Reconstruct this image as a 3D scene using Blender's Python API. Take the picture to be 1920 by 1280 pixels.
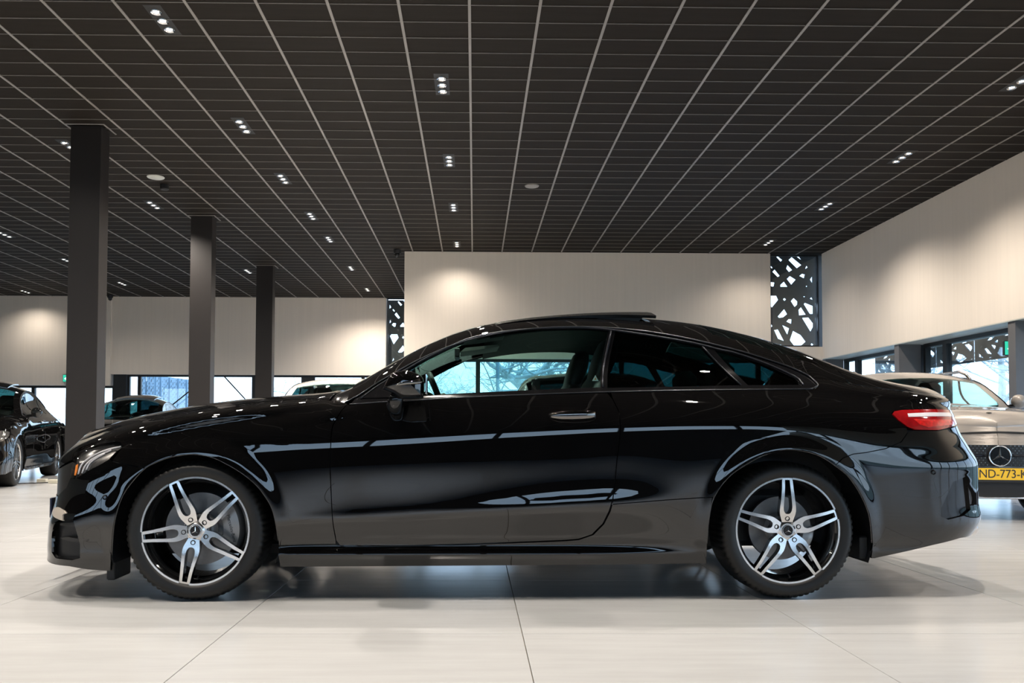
import bpy, bmesh, math, random
import numpy as np
from mathutils import Vector, Matrix, noise
from mathutils.geometry import delaunay_2d_cdt
random.seed(7)
R = math.radians
for o in list(bpy.data.objects): bpy.data.objects.remove(o, do_unlink=True)
scene = bpy.context.scene
COL = scene.collection

# ================================================================ camera, sky, exposure
cam_d = bpy.data.cameras.new('camera'); cam = bpy.data.objects.new('camera', cam_d); COL.objects.link(cam)
CAM_H = .82
cam_d.sensor_fit = 'HORIZONTAL'; cam_d.sensor_width = 36
cam_d.lens = 1567.21 / 1920 * 36
cam_d.shift_x = (960 - 910.27) / 1920; cam_d.shift_y = (755.92 - 640) / 1920
cam_d.clip_end = 300
rx, fw, up = Vector((.9999, -.0134, .0031)), Vector((.0133, .9994, .0324)), Vector((-.0035, -.0323, .9995))
mw = Matrix((rx, up, -fw)).transposed().to_4x4(); mw.translation = (0, 0, CAM_H)
cam.matrix_world = mw
scene.camera = cam

world = bpy.data.worlds.new('sky'); scene.world = world; world.use_nodes = True
nt = world.node_tree; nt.nodes.clear()
wo = nt.nodes.new('ShaderNodeOutputWorld'); bg = nt.nodes.new('ShaderNodeBackground')
tc = nt.nodes.new('ShaderNodeTexCoord'); sx = nt.nodes.new('ShaderNodeSeparateXYZ'); cr = nt.nodes.new('ShaderNodeValToRGB')
nt.links.new(tc.outputs['Generated'], sx.inputs[0]); nt.links.new(sx.outputs['Z'], cr.inputs[0])
cr.color_ramp.elements[0].position = 0.0; cr.color_ramp.elements[0].color = (.64, .80, 1.0, 1)
cr.color_ramp.elements[1].position = .6; cr.color_ramp.elements[1].color = (.36, .58, 1.0, 1)
nt.links.new(cr.outputs[0], bg.inputs[0]); nt.links.new(bg.outputs[0], wo.inputs[0])
SKY = 3.8
bg.inputs[1].default_value = SKY
vs = scene.view_settings
vs.view_transform = 'Standard'; vs.look = 'None'; vs.gamma = 1; vs.use_curve_mapping = False
vs.exposure = 0.0
SPOT_W = 490.0            # every ceiling spotlight

# ================================================================ materials
def new_mat(name):
    m = bpy.data.materials.new(name); m.use_nodes = True
    return m, m.node_tree.nodes, m.node_tree.links, m.node_tree.nodes['Principled BSDF']
def mat(name, col, rough=.5, metal=0, coat=0, spec=.5, vary=.08, scale=6, stretch=(1, 1, 1), emit=None, bump=0, ior=1.5, rvary=0):
    m, n, l, b = new_mat(name)
    b.inputs['Roughness'].default_value = rough; b.inputs['Metallic'].default_value = metal
    b.inputs['Specular IOR Level'].default_value = spec; b.inputs['Coat Weight'].default_value = coat; b.inputs['Coat Roughness'].default_value = .015; b.inputs['Coat IOR'].default_value = 1.68
    b.inputs['IOR'].default_value = ior
    tcn = n.new('ShaderNodeTexCoord'); mp = n.new('ShaderNodeMapping'); mp.inputs['Scale'].default_value = stretch
    nz = n.new('ShaderNodeTexNoise'); nz.inputs['Scale'].default_value = scale; nz.inputs['Detail'].default_value = 6
    l.new(tcn.outputs['Object'], mp.inputs[0]); l.new(mp.outputs[0], nz.inputs['Vector'])
    rp = n.new('ShaderNodeValToRGB')
    rp.color_ramp.elements[0].color = tuple(c * (1 - vary) for c in col) + (1,); rp.color_ramp.elements[1].color = tuple(min(1, c * (1 + vary)) for c in col) + (1,)
    rp.color_ramp.elements[0].position = .3; rp.color_ramp.elements[1].position = .7
    l.new(nz.outputs['Fac'], rp.inputs[0]); l.new(rp.outputs[0], b.inputs['Base Color'])
    if rvary:
        mr = n.new('ShaderNodeMapRange'); mr.inputs[3].default_value = rough - rvary; mr.inputs[4].default_value = rough + rvary
        l.new(nz.outputs['Fac'], mr.inputs[0]); l.new(mr.outputs[0], b.inputs['Roughness'])
    if bump:
        bp = n.new('ShaderNodeBump'); bp.inputs['Strength'].default_value = bump; bp.inputs['Distance'].default_value = .002
        l.new(nz.outputs['Fac'], bp.inputs['Height']); l.new(bp.outputs[0], b.inputs['Normal'])
    if emit:
        b.inputs['Emission Color'].default_value = tuple(emit[:3]) + (1,); b.inputs['Emission Strength'].default_value = emit[3]
    return m
def glass_mat(name, tint, gloss=1.0, rough=0.0, ior=1.5):
    """thin pane: tinted straight-through light plus a Fresnel mirror"""
    m = bpy.data.materials.new(name); m.use_nodes = True; n, l = m.node_tree.nodes, m.node_tree.links; n.clear()
    out = n.new('ShaderNodeOutputMaterial'); mx = n.new('ShaderNodeMixShader'); tr = n.new('ShaderNodeBsdfTransparent'); gl = n.new('ShaderNodeBsdfGlossy')
    fr = n.new('ShaderNodeFresnel'); fr.inputs['IOR'].default_value = ior
    ge = n.new('ShaderNodeNewGeometry'); io = n.new('ShaderNodeMapRange'); io.inputs[3].default_value = ior; io.inputs[4].default_value = 1 / ior
    l.new(ge.outputs['Backfacing'], io.inputs[0]); l.new(io.outputs[0], fr.inputs['IOR'])
    ml = n.new('ShaderNodeMath'); ml.operation = 'MULTIPLY'; ml.inputs[1].default_value = gloss
    tr.inputs[0].default_value = tuple(tint) + (1,); gl.inputs['Roughness'].default_value = rough; gl.inputs[0].default_value = (1, 1, 1, 1)
    l.new(fr.outputs[0], ml.inputs[0]); l.new(ml.outputs[0], mx.inputs[0]); l.new(tr.outputs[0], mx.inputs[1]); l.new(gl.outputs[0], mx.inputs[2]); l.new(mx.outputs[0], out.inputs[0])
    return m
def floor_mat():
    m, n, l, b = new_mat('stone_floor')
    g = n.new('ShaderNodeNewGeometry')
    def nz(scale, det, st):
        mp = n.new('ShaderNodeMapping'); mp.inputs['Scale'].default_value = st; l.new(g.outputs['Position'], mp.inputs[0])
        t = n.new('ShaderNodeTexNoise'); t.inputs['Scale'].default_value = scale; t.inputs['Detail'].default_value = det; t.inputs['Roughness'].default_value = .6
        l.new(mp.outputs[0], t.inputs['Vector']); return t
    a, c = nz(3, 8, (.55, 5.0, 1)), nz(1.1, 4, (1, 1.6, 1))
    mxn = n.new('ShaderNodeMix'); mxn.data_type = 'FLOAT'; mxn.inputs[0].default_value = .5
    l.new(a.outputs['Fac'], mxn.inputs[2]); l.new(c.outputs['Fac'], mxn.inputs[3])
    rp = n.new('ShaderNodeValToRGB'); e = rp.color_ramp.elements
    e[0].position = .30; e[0].color = (.36, .36, .357, 1); e[1].position = .70; e[1].color = (.44, .441, .438, 1)
    l.new(mxn.outputs[0], rp.inputs[0]); l.new(rp.outputs[0], b.inputs['Base Color'])
    mr = n.new('ShaderNodeMapRange'); mr.inputs[3].default_value = .18; mr.inputs[4].default_value = .25
    l.new(a.outputs['Fac'], mr.inputs[0]); l.new(mr.outputs[0], b.inputs['Roughness'])
    bp = n.new('ShaderNodeBump'); bp.inputs['Strength'].default_value = .08; bp.inputs['Distance'].default_value = .002
    l.new(a.outputs['Fac'], bp.inputs['Height']); l.new(bp.outputs[0], b.inputs['Normal'])
    b.inputs['Specular IOR Level'].default_value = .45
    return m
M = dict(
    floor=floor_mat(),
    joint=mat('floor_joint', (.30, .24, .17), .8, vary=.1),
    wall=mat('warm_white_plaster', (.84, .755, .655), .75, vary=.02, scale=2.2, stretch=(9, 9, .25), spec=.2),
    tile=mat('dark_ceiling_board', (.0165, .0128, .0098), .7, vary=.10, scale=3, stretch=(1, 22, 1), spec=.12),
    rail=mat('grey_ceiling_rail', (.25, .232, .215), .45, vary=.04, spec=.4),
    column=mat('anthracite_column_paint', (.019, .016, .015), .5, vary=.04, spec=.35),
    frame=mat('black_window_frame', (.012, .013, .014), .4, vary=.1),
    darkwall=mat('unseen_dark_wall', (.02, .02, .021), .6, vary=.05),
    railbar=mat('brushed_roof_rail', (.45, .44, .43), .25, metal=1),
    pierg=mat('grey_steel_pier', (.14, .135, .135), .5, vary=.05),
    soffit=mat('pale_soffit', (.55, .56, .52), .35, vary=.03),
    screen=mat('dark_facade_screen', (.06, .061, .06), .45, vary=.08),
    black=mat('matt_black', (.008, .008, .009), .6, vary=.1),
    paint=mat('black_car_paint', (.0022, .0021, .0022), .45, coat=1.0, vary=.02, spec=0),
    gloss=mat('gloss_black_trim', (.004, .004, .0045), .08, vary=.05),
    satin=mat('dark_satin_trim', (.035, .036, .042), .34, metal=1, vary=.05),
    chrome=mat('chrome', (.72, .72, .73), .06, metal=1, vary=.02),
    mirrorblk=mat('smoked_chrome', (.20, .19, .18), .06, metal=1, vary=.02),
    rubber=mat('tyre_rubber', (.0065, .006, .0055), .5, vary=.15, scale=20, spec=.4),
    silver=mat('machined_alloy', (.66, .65, .64), .24, metal=1, vary=.05, scale=40),
    rimblk=mat('gloss_black_alloy', (.006, .006, .006), .10, vary=.05, coat=.5),
    disc=mat('brake_steel', (.17, .165, .16), .38, metal=.8, vary=.08, scale=30),
    caliper=mat('silver_caliper_paint', (.33, .325, .32), .35, metal=.4, vary=.04),
    inner=mat('black_interior', (.010, .010, .010), .55, vary=.15),
    headliner=mat('dark_headliner', (.013, .013, .012), .8, vary=.1),
    visor=mat('grey_fabric', (.12, .12, .11), .8, vary=.05),
    redlens=mat('red_lens', (.24, .004, .006), .08, coat=1, vary=.25, scale=25),
    redglow=mat('bright_red_reflector', (.52, .012, .01), .2, coat=1, vary=.35, scale=60),
    whitelens=mat('white_lens', (.62, .60, .62), .12, coat=1, vary=.05),
    lampin=mat('headlamp_reflector', (.35, .34, .33), .14, metal=.9, vary=.25, scale=9),
    lampdark=mat('headlamp_bezel', (.05, .05, .05), .18, metal=.5, vary=.2),
    glow=mat('lamp_glow', (1, .95, .88), .4, emit=(1, .90, .80, 9)),
    white=mat('white_car_paint', (.74, .71, .68), .25, coat=1, vary=.02),
    beige=mat('champagne_car_paint', (.30, .268, .238), .42, metal=.35, coat=1, vary=.03),
    silverpaint=mat('grey_car_paint', (.06, .06, .062), .35, metal=.2, coat=1, vary=.03),
    navy=mat('navy_plate_holder', (.008, .012, .035), .35),
    tintroof=mat('dark_roof_glass', (.004, .004, .004), .22, spec=.4),
    rail2=mat('grey_cross_rail', (.15, .138, .125), .5, vary=.04),
    grille=mat('black_grille', (.005, .0048, .0045), .4, vary=.1),
    fin=mat('pale_bumper_fin', (.42, .37, .32), .3, vary=.04, coat=.6),  # fin in one pale tone on the black bumper
    yellow=mat('yellow_plate', (.78, .47, .02), .4, vary=.03),
    ink=mat('black_ink', (.012, .012, .014), .5),
    bluep=mat('blue_plate_band', (.01, .06, .32), .4),
    paper=mat('white_label', (.8, .78, .75), .5), orange=mat('orange_print', (.75, .22, .03), .5),
    greensign=mat('green_sign_face', (.02, .42, .26), .3, emit=(.05, .75, .50, .8)), signwhite=mat('white_sign_print', (.9, .95, .92), .3, emit=(.9, 1, .95, 1.0)),
    hazed_bark=mat('hazed_bark', (.58, .64, .63), .9, vary=.25, scale=8),  # branch tone lifted, outdoor haze put into the colour
    ground=mat('winter_grass', (.20, .22, .16), .95, vary=.2, scale=1.2),
    hedge=mat('bare_thicket', (.40, .44, .45), .95, vary=.35, scale=3),
    clad=mat('pale_blue_cladding', (.34, .46, .55), .5, vary=.06, scale=2, stretch=(12, 12, .3)),
    pole=mat('blue_grey_pole', (.26, .38, .46), .5), dusty=mat('cream_plug', (.55, .52, .42), .5),
)
G = dict(
    window=glass_mat('window_glass', (.95, .985, .98), 1.5),
    car=glass_mat('tinted_car_glass', (.60, .81, .775), .9),
    privacy=glass_mat('privacy_car_glass', (.03, .10, .105), .9),
    lens=glass_mat('clear_lens', (.97, .97, .97), 1.2),
    screen=glass_mat('green_windscreen', (.60, .74, .68), 1.0),
)

# ================================================================ helpers
def mesh_obj(name, V, F, m=None, parent=None, smooth=False, normals=None, mats=None, fmat=None):
    me = bpy.data.meshes.new(name)
    me.from_pydata([tuple(map(float, v)) for v in V], [], [tuple(map(int, f)) for f in F])
    if mats:
        for a in mats: me.materials.append(a)
        me.polygons.foreach_set('material_index', np.array(fmat, dtype=np.int32))
    elif m: me.materials.append(m)
    if smooth is True: me.polygons.foreach_set('use_smooth', np.ones(len(me.polygons), dtype=bool))
    elif smooth is not False: me.polygons.foreach_set('use_smooth', np.array(smooth, dtype=bool))
    me.update()
    if normals is not None: me.normals_split_custom_set_from_vertices([tuple(map(float, n)) for n in normals])
    o = bpy.data.objects.new(name, me); COL.objects.link(o)
    if parent: o.parent = parent
    return o
def tag(o, label=None, cat=None, group=None, kind=None):
    if label: o['label'] = label
    if cat: o['category'] = cat
    if group: o['group'] = group
    if kind: o['kind'] = kind
    return o
def empty(name, loc=(0, 0, 0), rz=0, **k):
    o = bpy.data.objects.new(name, None); COL.objects.link(o); o.location = loc; o.rotation_euler = (0, 0, rz); o.empty_display_size = .2
    return tag(o, **k)
class MB:
    """collects plain shapes into one mesh"""
    def __init__(s): s.V, s.F = [], []
    def add(s, V, F):
        b = len(s.V); s.V += [tuple(v) for v in V]; s.F += [tuple(i + b for i in f) for f in F]; return s
    def box(s, x0, x1, y0, y1, z0, z1):
        return s.add([(x0, y0, z0), (x1, y0, z0), (x1, y1, z0), (x0, y1, z0), (x0, y0, z1), (x1, y0, z1), (x1, y1, z1), (x0, y1, z1)],
                     [(0, 3, 2, 1), (4, 5, 6, 7), (0, 1, 5, 4), (1, 2, 6, 5), (2, 3, 7, 6), (3, 0, 4, 7)])
    def bbox(s, x0, x1, y0, y1, z0, z1, c=.01):
        """box with bevelled top and bottom and vertical edges (24 faces)"""
        def ring(z, i):
            a, b, d, e = x0 + i, x1 - i, y0 + i, y1 - i
            k = c - i if i < c else 0
            return [(a + c * .6, d, z), (b - c * .6, d, z), (b, d + c * .6, z), (b, e - c * .6, z), (b - c * .6, e, z), (a + c * .6, e, z), (a, e - c * .6, z), (a, d + c * .6, z)]
        rs = [ring(z0, c * .7), ring(z0 + c, 0), ring(z1 - c, 0), ring(z1, c * .7)]
        V = [v for r in rs for v in r]; F = [tuple(range(7, -1, -1)), tuple(range(24, 32))]
        for r in range(3):
            for i in range(8):
                j = (i + 1) % 8; F.append((r * 8 + i, r * 8 + j, r * 8 + 8 + j, r * 8 + 8 + i))
        return s.add(V, F)
    def tube(s, P, r, n=8, cap=True):
        P = [Vector(p) for p in P]; rr = r if isinstance(r, (list, tuple)) else [r] * len(P)
        V, F = [], []; prev = None
        for i, p in enumerate(P):
            t = (P[min(i + 1, len(P) - 1)] - P[max(i - 1, 0)]).normalized()
            if prev is None:
                a = t.cross(Vector((0, 0, 1)));  a = a if a.length > .05 else t.cross(Vector((1, 0, 0)))
            else: a = prev - t * prev.dot(t)
            a.normalize(); prev = a; b = t.cross(a)
            for k in range(n):
                q = 2 * math.pi * k / n; V.append(p + (a * math.cos(q) + b * math.sin(q)) * rr[i])
        for i in range(len(P) - 1):
            for k in range(n): j = (k + 1) % n; F.append((i * n + k, i * n + j, i * n + n + j, i * n + n + k))
        if cap: F.append(tuple(range(n - 1, -1, -1))); F.append(tuple(range((len(P) - 1) * n, len(P) * n)))
        return s.add(V, F)
    def prism(s, poly, y0, y1):
        """polygon in (x, z) extruded along y"""
        n = len(poly)
        V = [(x, y0, z) for x, z in poly] + [(x, y1, z) for x, z in poly]
        F = [tuple(range(n)), tuple(range(2 * n - 1, n - 1, -1))] + [(i, i + n, (i + 1) % n + n, (i + 1) % n) for i in range(n)]
        return s.add(V, F)
    def lathe(s, prof, n=48, axis='y', c=(0, 0, 0), close=False):
        """profile of (r, h) turned round an axis through c"""
        V, F = [], []; m = len(prof)
        for k in range(n):
            q = 2 * math.pi * k / n; cq, sq = math.cos(q), math.sin(q)
            for r, h in prof:
                V.append({'y': (c[0] + r * cq, c[1] + h, c[2] + r * sq), 'z': (c[0] + r * cq, c[1] + r * sq, c[2] + h), 'x': (c[0] + h, c[1] + r * cq, c[2] + r * sq)}[axis])
        for k in range(n):
            k2 = (k + 1) % n
            for i in range(m - 1 + (1 if close else 0)):
                j = (i + 1) % m; F.append((k * m + i, k2 * m + i, k2 * m + j, k * m + j))
        return s.add(V, F)
    def build(s, name, m=None, parent=None, smooth=False, ang=None):
        o = mesh_obj(name, s.V, s.F, m, parent, smooth if ang is None else True)
        if ang is not None: sharp(o, ang)
        return o
def sharp(o, deg):
    """flat across edges steeper than deg, smooth elsewhere"""
    bm = bmesh.new(); bm.from_mesh(o.data); bmesh.ops.remove_doubles(bm, verts=bm.verts, dist=1e-6); bmesh.ops.recalc_face_normals(bm, faces=bm.faces)
    a = math.radians(deg)
    for e in bm.edges: e.smooth = not (len(e.link_faces) == 2 and e.calc_face_angle(0) > a)
    for f in bm.faces: f.smooth = True
    bm.to_mesh(o.data); bm.free()
def dup(o, name=None, parent=None, loc=None):
    c = o.copy(); COL.objects.link(c)
    if name: c.name = name
    if parent: c.parent = parent
    if loc is not None: c.location = loc
    return c
def copy_tree(root, loc=None, rz=None):
    r = dup(root)
    if loc is not None: r.location = loc
    if rz is not None: r.rotation_euler = (0, 0, rz)
    for ch in list(root.children):
        k = dup(ch, parent=r)
        for g in list(ch.children): dup(g, parent=k)
    return r
def text_mesh(body, size, depth=.001, spacing=1.0):
    cu = bpy.data.curves.new('writing', 'FONT'); cu.body = body; cu.size = size; cu.extrude = depth; cu.align_x = 'CENTER'; cu.align_y = 'CENTER'; cu.space_character = spacing
    o = bpy.data.objects.new('writing', cu); COL.objects.link(o)
    dg = bpy.context.evaluated_depsgraph_get(); me = bpy.data.meshes.new_from_object(o.evaluated_get(dg))
    bpy.data.objects.remove(o, do_unlink=True); return me
def inside(P, poly):
    x, y = P[:, 0], P[:, 1]; r = np.zeros(len(P), bool); n = len(poly)
    for i in range(n):
        x0, y0 = poly[i]; x1, y1 = poly[(i + 1) % n]
        if y0 == y1: continue
        c = ((y0 > y) != (y1 > y)) & (x < (x1 - x0) * (y - y0) / (y1 - y0) + x0); r ^= c
    return r
def dist_poly(P, poly):
    d = np.full(len(P), 1e9); n = len(poly)
    for i in range(n):
        a = np.array(poly[i]); b = np.array(poly[(i + 1) % n]); ab = b - a; L = max(ab @ ab, 1e-12)
        t = np.clip(((P - a) @ ab) / L, 0, 1); d = np.minimum(d, np.hypot(*(P - a - t[:, None] * ab).T))
    return d
def area(p): return .5 * sum(p[i][0] * p[(i + 1) % len(p)][1] - p[(i + 1) % len(p)][0] * p[i][1] for i in range(len(p)))
def clean(p, e=1e-4):
    q = []
    for a in p:
        if not q or math.hypot(a[0] - q[-1][0], a[1] - q[-1][1]) > e: q.append((float(a[0]), float(a[1])))
    if math.hypot(q[0][0] - q[-1][0], q[0][1] - q[-1][1]) < e: q.pop()
    return q if area(q) > 0 else q[::-1]
def shrink(p, g):
    n = len(p); out = []
    for i in range(n):
        a, b, c = np.array(p[i - 1]), np.array(p[i]), np.array(p[(i + 1) % n])
        d1 = (b - a) / np.linalg.norm(b - a); d2 = (c - b) / np.linalg.norm(c - b)
        n1, n2 = np.array([-d1[1], d1[0]]), np.array([-d2[1], d2[0]]); k = 1 + n1 @ n2
        out.append(tuple(b + (n1 + n2) * g / max(k, .5)))
    return out
def densify(p, s):
    o = []
    for i in range(len(p)):
        a, b = p[i], p[(i + 1) % len(p)]; k = max(1, int(math.ceil(math.hypot(b[0] - a[0], b[1] - a[1]) / s)))
        o += [(a[0] + (b[0] - a[0]) * t / k, a[1] + (b[1] - a[1]) * t / k) for t in range(k)]
    return o
def smooth_closed(L, k=4):
    """Catmull-Rom through an open point list"""
    P = [np.array(p, float) for p in L]; P = [2 * P[0] - P[1]] + P + [2 * P[-1] - P[-2]]; o = []
    for i in range(1, len(P) - 2):
        for t in np.arange(k) / k:
            o.append(tuple(.5 * (2 * P[i] + (P[i+1] - P[i-1]) * t + (2 * P[i-1] - 5 * P[i] + 4 * P[i+1] - P[i+2]) * t * t + (3 * P[i] - P[i-1] - 3 * P[i+1] + P[i+2]) * t ** 3)))
    o.append(tuple(P[-2])); return o
def triangulate(outer, holes, pts):
    """triangles of a flat region; returns 2-D points and index triples"""
    vs_, es = [], []
    for lp in [outer] + holes:
        b = len(vs_); vs_ += [Vector(p) for p in lp]; es += [(b + i, b + (i + 1) % len(lp)) for i in range(len(lp))]
    vs_ += [Vector((float(x), float(y))) for x, y in pts]
    v, e, f, *_ = delaunay_2d_cdt(vs_, es, [], 0, 1e-6)
    P = np.array([(a.x, a.y) for a in v]); T = np.array([t for t in f if len(t) == 3])
    c = P[T].mean(1); k = inside(c, outer)
    for h in holes: k &= ~inside(c, h)
    T = T[k]; a = P[T]; ar = (a[:, 1, 0] - a[:, 0, 0]) * (a[:, 2, 1] - a[:, 0, 1]) - (a[:, 1, 1] - a[:, 0, 1]) * (a[:, 2, 0] - a[:, 0, 0])
    T = T[np.abs(ar) > 1e-10]; ar = ar[np.abs(ar) > 1e-10]; T[ar < 0] = T[ar < 0][:, ::-1]
    return P, T

# ---------------------------------------------------------------- car body surface (car space: u to the rear, w to the left side, z up)
def hermite(xq, x, y):
    """smooth C1 interpolation of y(x) (finite-difference tangents), vectorised, clamped ends"""
    x = np.asarray(x, float); y = np.asarray(y, float); xq = np.clip(np.asarray(xq, float), x[0], x[-1])
    d = np.diff(y) / np.diff(x); h = np.diff(x)
    m = np.empty_like(y); m[0] = d[0]; m[-1] = d[-1]
    m[1:-1] = (d[:-1] * h[1:] + d[1:] * h[:-1]) / (h[1:] + h[:-1])
    i = np.clip(np.searchsorted(x, xq, side='right') - 1, 0, len(x) - 2)
    hh = h[i]; t = (xq - x[i]) / hh
    return ((2*t**3 - 3*t**2 + 1) * y[i] + (t**3 - 2*t**2 + t) * hh * m[i] + (-2*t**3 + 3*t**2) * y[i+1] + (t**3 - t**2) * hh * m[i+1])

def sstep(a, b, x):
    t = np.clip((np.asarray(x, float) - a) / (b - a), 0, 1); return t * t * (3 - 2 * t)

class Shape:
    def __init__(s, D): s.__dict__.update(D)
    def zT(s, u): return hermite(u, s.Tu, s.Tz)
    def corner(s, u, z):
        a = np.maximum((u - hermite(z, s.ufz, s.ufu)) / hermite(z, s.ufz, s.ufL), 1e-10)
        b = np.maximum((hermite(z, s.urz, s.uru) - u) / hermite(z, s.urz, s.urL), 1e-10)
        p, q = s.pf, s.pr
        e = np.where(a < 1, (1 - (1 - np.minimum(a, 1)) ** p) ** (1 / p), 1.0)
        f = np.where(b < 1, (1 - (1 - np.minimum(b, 1)) ** q) ** (1 / q), 1.0)
        return e * f
    def wT0(s, u): return hermite(u, s.Tu, s.Tw)
    def wT(s, u): return s.wT0(u) * s.corner(u, s.zT(u))
    def rows(s, u):
        kc = s.crease * (.45 * sstep(.33, .8, u) + .55 * sstep(1.0, 1.75, u)) * (1 - sstep(1.95, 2.45, u)); kl = s.crease * sstep(.2, .55, u) * (1 - sstep(1.75, 2.42, u))
        zc = np.maximum(.403 + .0676 * (u - .75), .36)
        o = np.ones_like(u)
        st = s.st
        g = lambda j: hermite(u, st[:, 0], st[:, j])
        zb, wb, zt, wt = g(7), g(8), s.zT(u), s.wT0(u)
        fz, fw = hermite(u, s.mu, s.mz), hermite(u, s.mu, s.mw)
        Z = [.10 * o, .195 * o, .228 * o, .246 * o, .30 * o, zc, zc + .042, g(1), g(3), g(5), zb, zb + fz * (zt - zb), zt]
        kr = s.crease * .016 * sstep(.9, 1.9, u)
        W = [.85 * o, .884 + .006 * kl, .889 + .018 * kl, .890 - .006 * kl, .897 - .010 * kl, .909 + .011 * kc + kr, .913 + .0007 * kc + kr, g(2), g(4), g(6), wb, wb - fw * (wb - wt), wt]
        k = s.width / .93
        return Z, [a * k for a in W[:-2]] + [W[-2], W[-1]]
    def w(s, u, z):
        u = np.asarray(u, float); z = np.asarray(z, float)
        Z, W = s.rows(u); n = len(Z)
        d = [(W[i+1] - W[i]) / (Z[i+1] - Z[i]) for i in range(n - 1)]; h = [Z[i+1] - Z[i] for i in range(n - 1)]
        m = [d[0]] + [(d[i-1] * h[i] + d[i] * h[i-1]) / (h[i] + h[i-1]) for i in range(1, n - 1)] + [d[-1]]
        zz = np.clip(z, Z[0], Z[-1]); out = W[0].copy() * np.ones_like(zz)
        for i in range(n - 1):
            t = (zz - Z[i]) / h[i]
            v = (2*t**3 - 3*t**2 + 1) * W[i] + (t**3 - 2*t**2 + t) * h[i] * m[i] + (-2*t**3 + 3*t**2) * W[i+1] + (t**3 - t**2) * h[i] * m[i+1]
            out = np.where((zz >= Z[i]) & (zz <= Z[i+1]), v, out)
        for (cu, cz, R) in s.arches:
            r = np.hypot(u - cu, z - cz)
            out = out + s.flare * (1 - sstep(R + .004, R + .085, r)) * sstep(.05, .2, z) * (1 - sstep(Z[9], Z[10] + .001, zz))
        return out * s.corner(u, z)
    def normal(s, u, z, e=.002):
        wu = (s.w(u + e, z) - s.w(u - e, z)) / (2 * e); wz = (s.w(u, z + e) - s.w(u, z - e)) / (2 * e)
        wu = np.clip(wu, -8, 8); wz = np.clip(wz, -8, 8)
        n = np.stack([-wu, np.ones_like(wu), -wz], -1); return n / np.linalg.norm(n, axis=-1, keepdims=True)
    def zC(s, u): return hermite(u, s.Cu, s.Cz)
    def top(s, u, t):
        """surface over the top: t = 0 on the T row, 1 on the centre line -> (w, z)"""
        wt, zt, zc = s.wT(u), s.zT(u), s.zC(u)
        return wt * (1 - t), zc - (zc - zt) * (1 - t) ** s.mtop

# ================================================================ room shell
ZC = 4.42                                  # ceiling
XL, XR, YB, YM, YF = -20.0, 7.05, -8.0, 16.8, 22.76
def struct(name, mb, m, parent=None, **k):
    o = mb.build(name, m, parent); 
    if parent is None: o['kind'] = 'structure'
    return o
# ---- floor: stone tiles 1.2 m square
floor = struct('floor', MB().box(XL, 8.2, YB - .4, 24, -.20, -.012), M['joint'])
TX0, TY0, TS = .197, 2.2, 1.2
tile_me = MB().bbox(-TS / 2 + .0016, TS / 2 - .0016, -TS / 2 + .0016, TS / 2 - .0016, -.012, 0, .0012).build('floor_tile', M['floor'], floor)
rest = MB(); first = True
for i in range(-17, 7):
    for j in range(-9, 19):
        cx, cy = TX0 + (i + .5) * TS, TY0 + (j + .5) * TS
        if -8 <= i <= 5 and -1 <= j <= 8:
            o = tile_me if first else dup(tile_me); first = False; o.location = (cx, cy, 0)
        else: rest.add([(cx + a, cy + b, 0) for a, b in ((-.598, -.598), (.598, -.598), (.598, .598), (-.598, .598))], [(0, 1, 2, 3)])
tag(rest.build('distant_floor_tiles', M['floor'], floor), kind='stuff')

# ---- ceiling: dark boards in a pale grid
ceiling = struct('ceiling', MB().box(XL, 7.6, YB - .4, YM + .3, ZC + .03, ZC + .2).box(XL, -1.2, YM + .3, YF + .3, ZC + .03, ZC + .2), M['black'])
GX, GY, DX, DY = -.0537, 6.978, .6, .3
board = MB().bbox(-DX / 2 + .004, DX / 2 - .004, -DY / 2 + .003, DY / 2 - .003, ZC + .007, ZC + .02, .002).build('ceiling_board', M['tile'], ceiling)
cells = [(i, j) for i in range(-33, 12) for j in range(-49, 53)]
cells = [(i, j) for i, j in cells if not (GY + (j + .5) * DY > YM and GX + i * DX > -1.5)]
near = sorted([c for c in cells if c[1] >= -1 and abs(GX + (c[0] + .5) * DX) < .66 * (GY + (c[1] + .5) * DY) + .4], key=lambda c: (c[1], abs(c[0])))[:290]
ns = set(near); rest = MB(); first = True
for i, j in cells:
    cx, cy = GX + (i + .5) * DX, GY + (j + .5) * DY
    if (i, j) in ns:
        o = board if first else dup(board); first = False; o.location = (cx, cy, 0)
    else: rest.add([(cx + a * .296, cy + b * .147, ZC + .007) for a, b in ((-1, -1), (-1, 1), (1, 1), (1, -1))], [(0, 1, 2, 3)])
tag(rest.build('distant_ceiling_boards', M['tile'], ceiling), kind='stuff')
for i in range(-33, 13):
    x = GX + i * DX; y1 = YM + .05 if x > -1.45 else YF + .1
    if x < XR + .03: MB().box(x - .0125, x + .0125, YB, y1, ZC, ZC + .03).build('grid_rail', M['rail'], ceiling)
for j in range(-49, 54):
    y = GY + j * DY
    if y < YF: MB().box(XL, XR if y < YM else -1.42, y - .0045, y + .0045, ZC + .001, ZC + .03).build('cross_rail', M['rail2'], ceiling)
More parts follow.
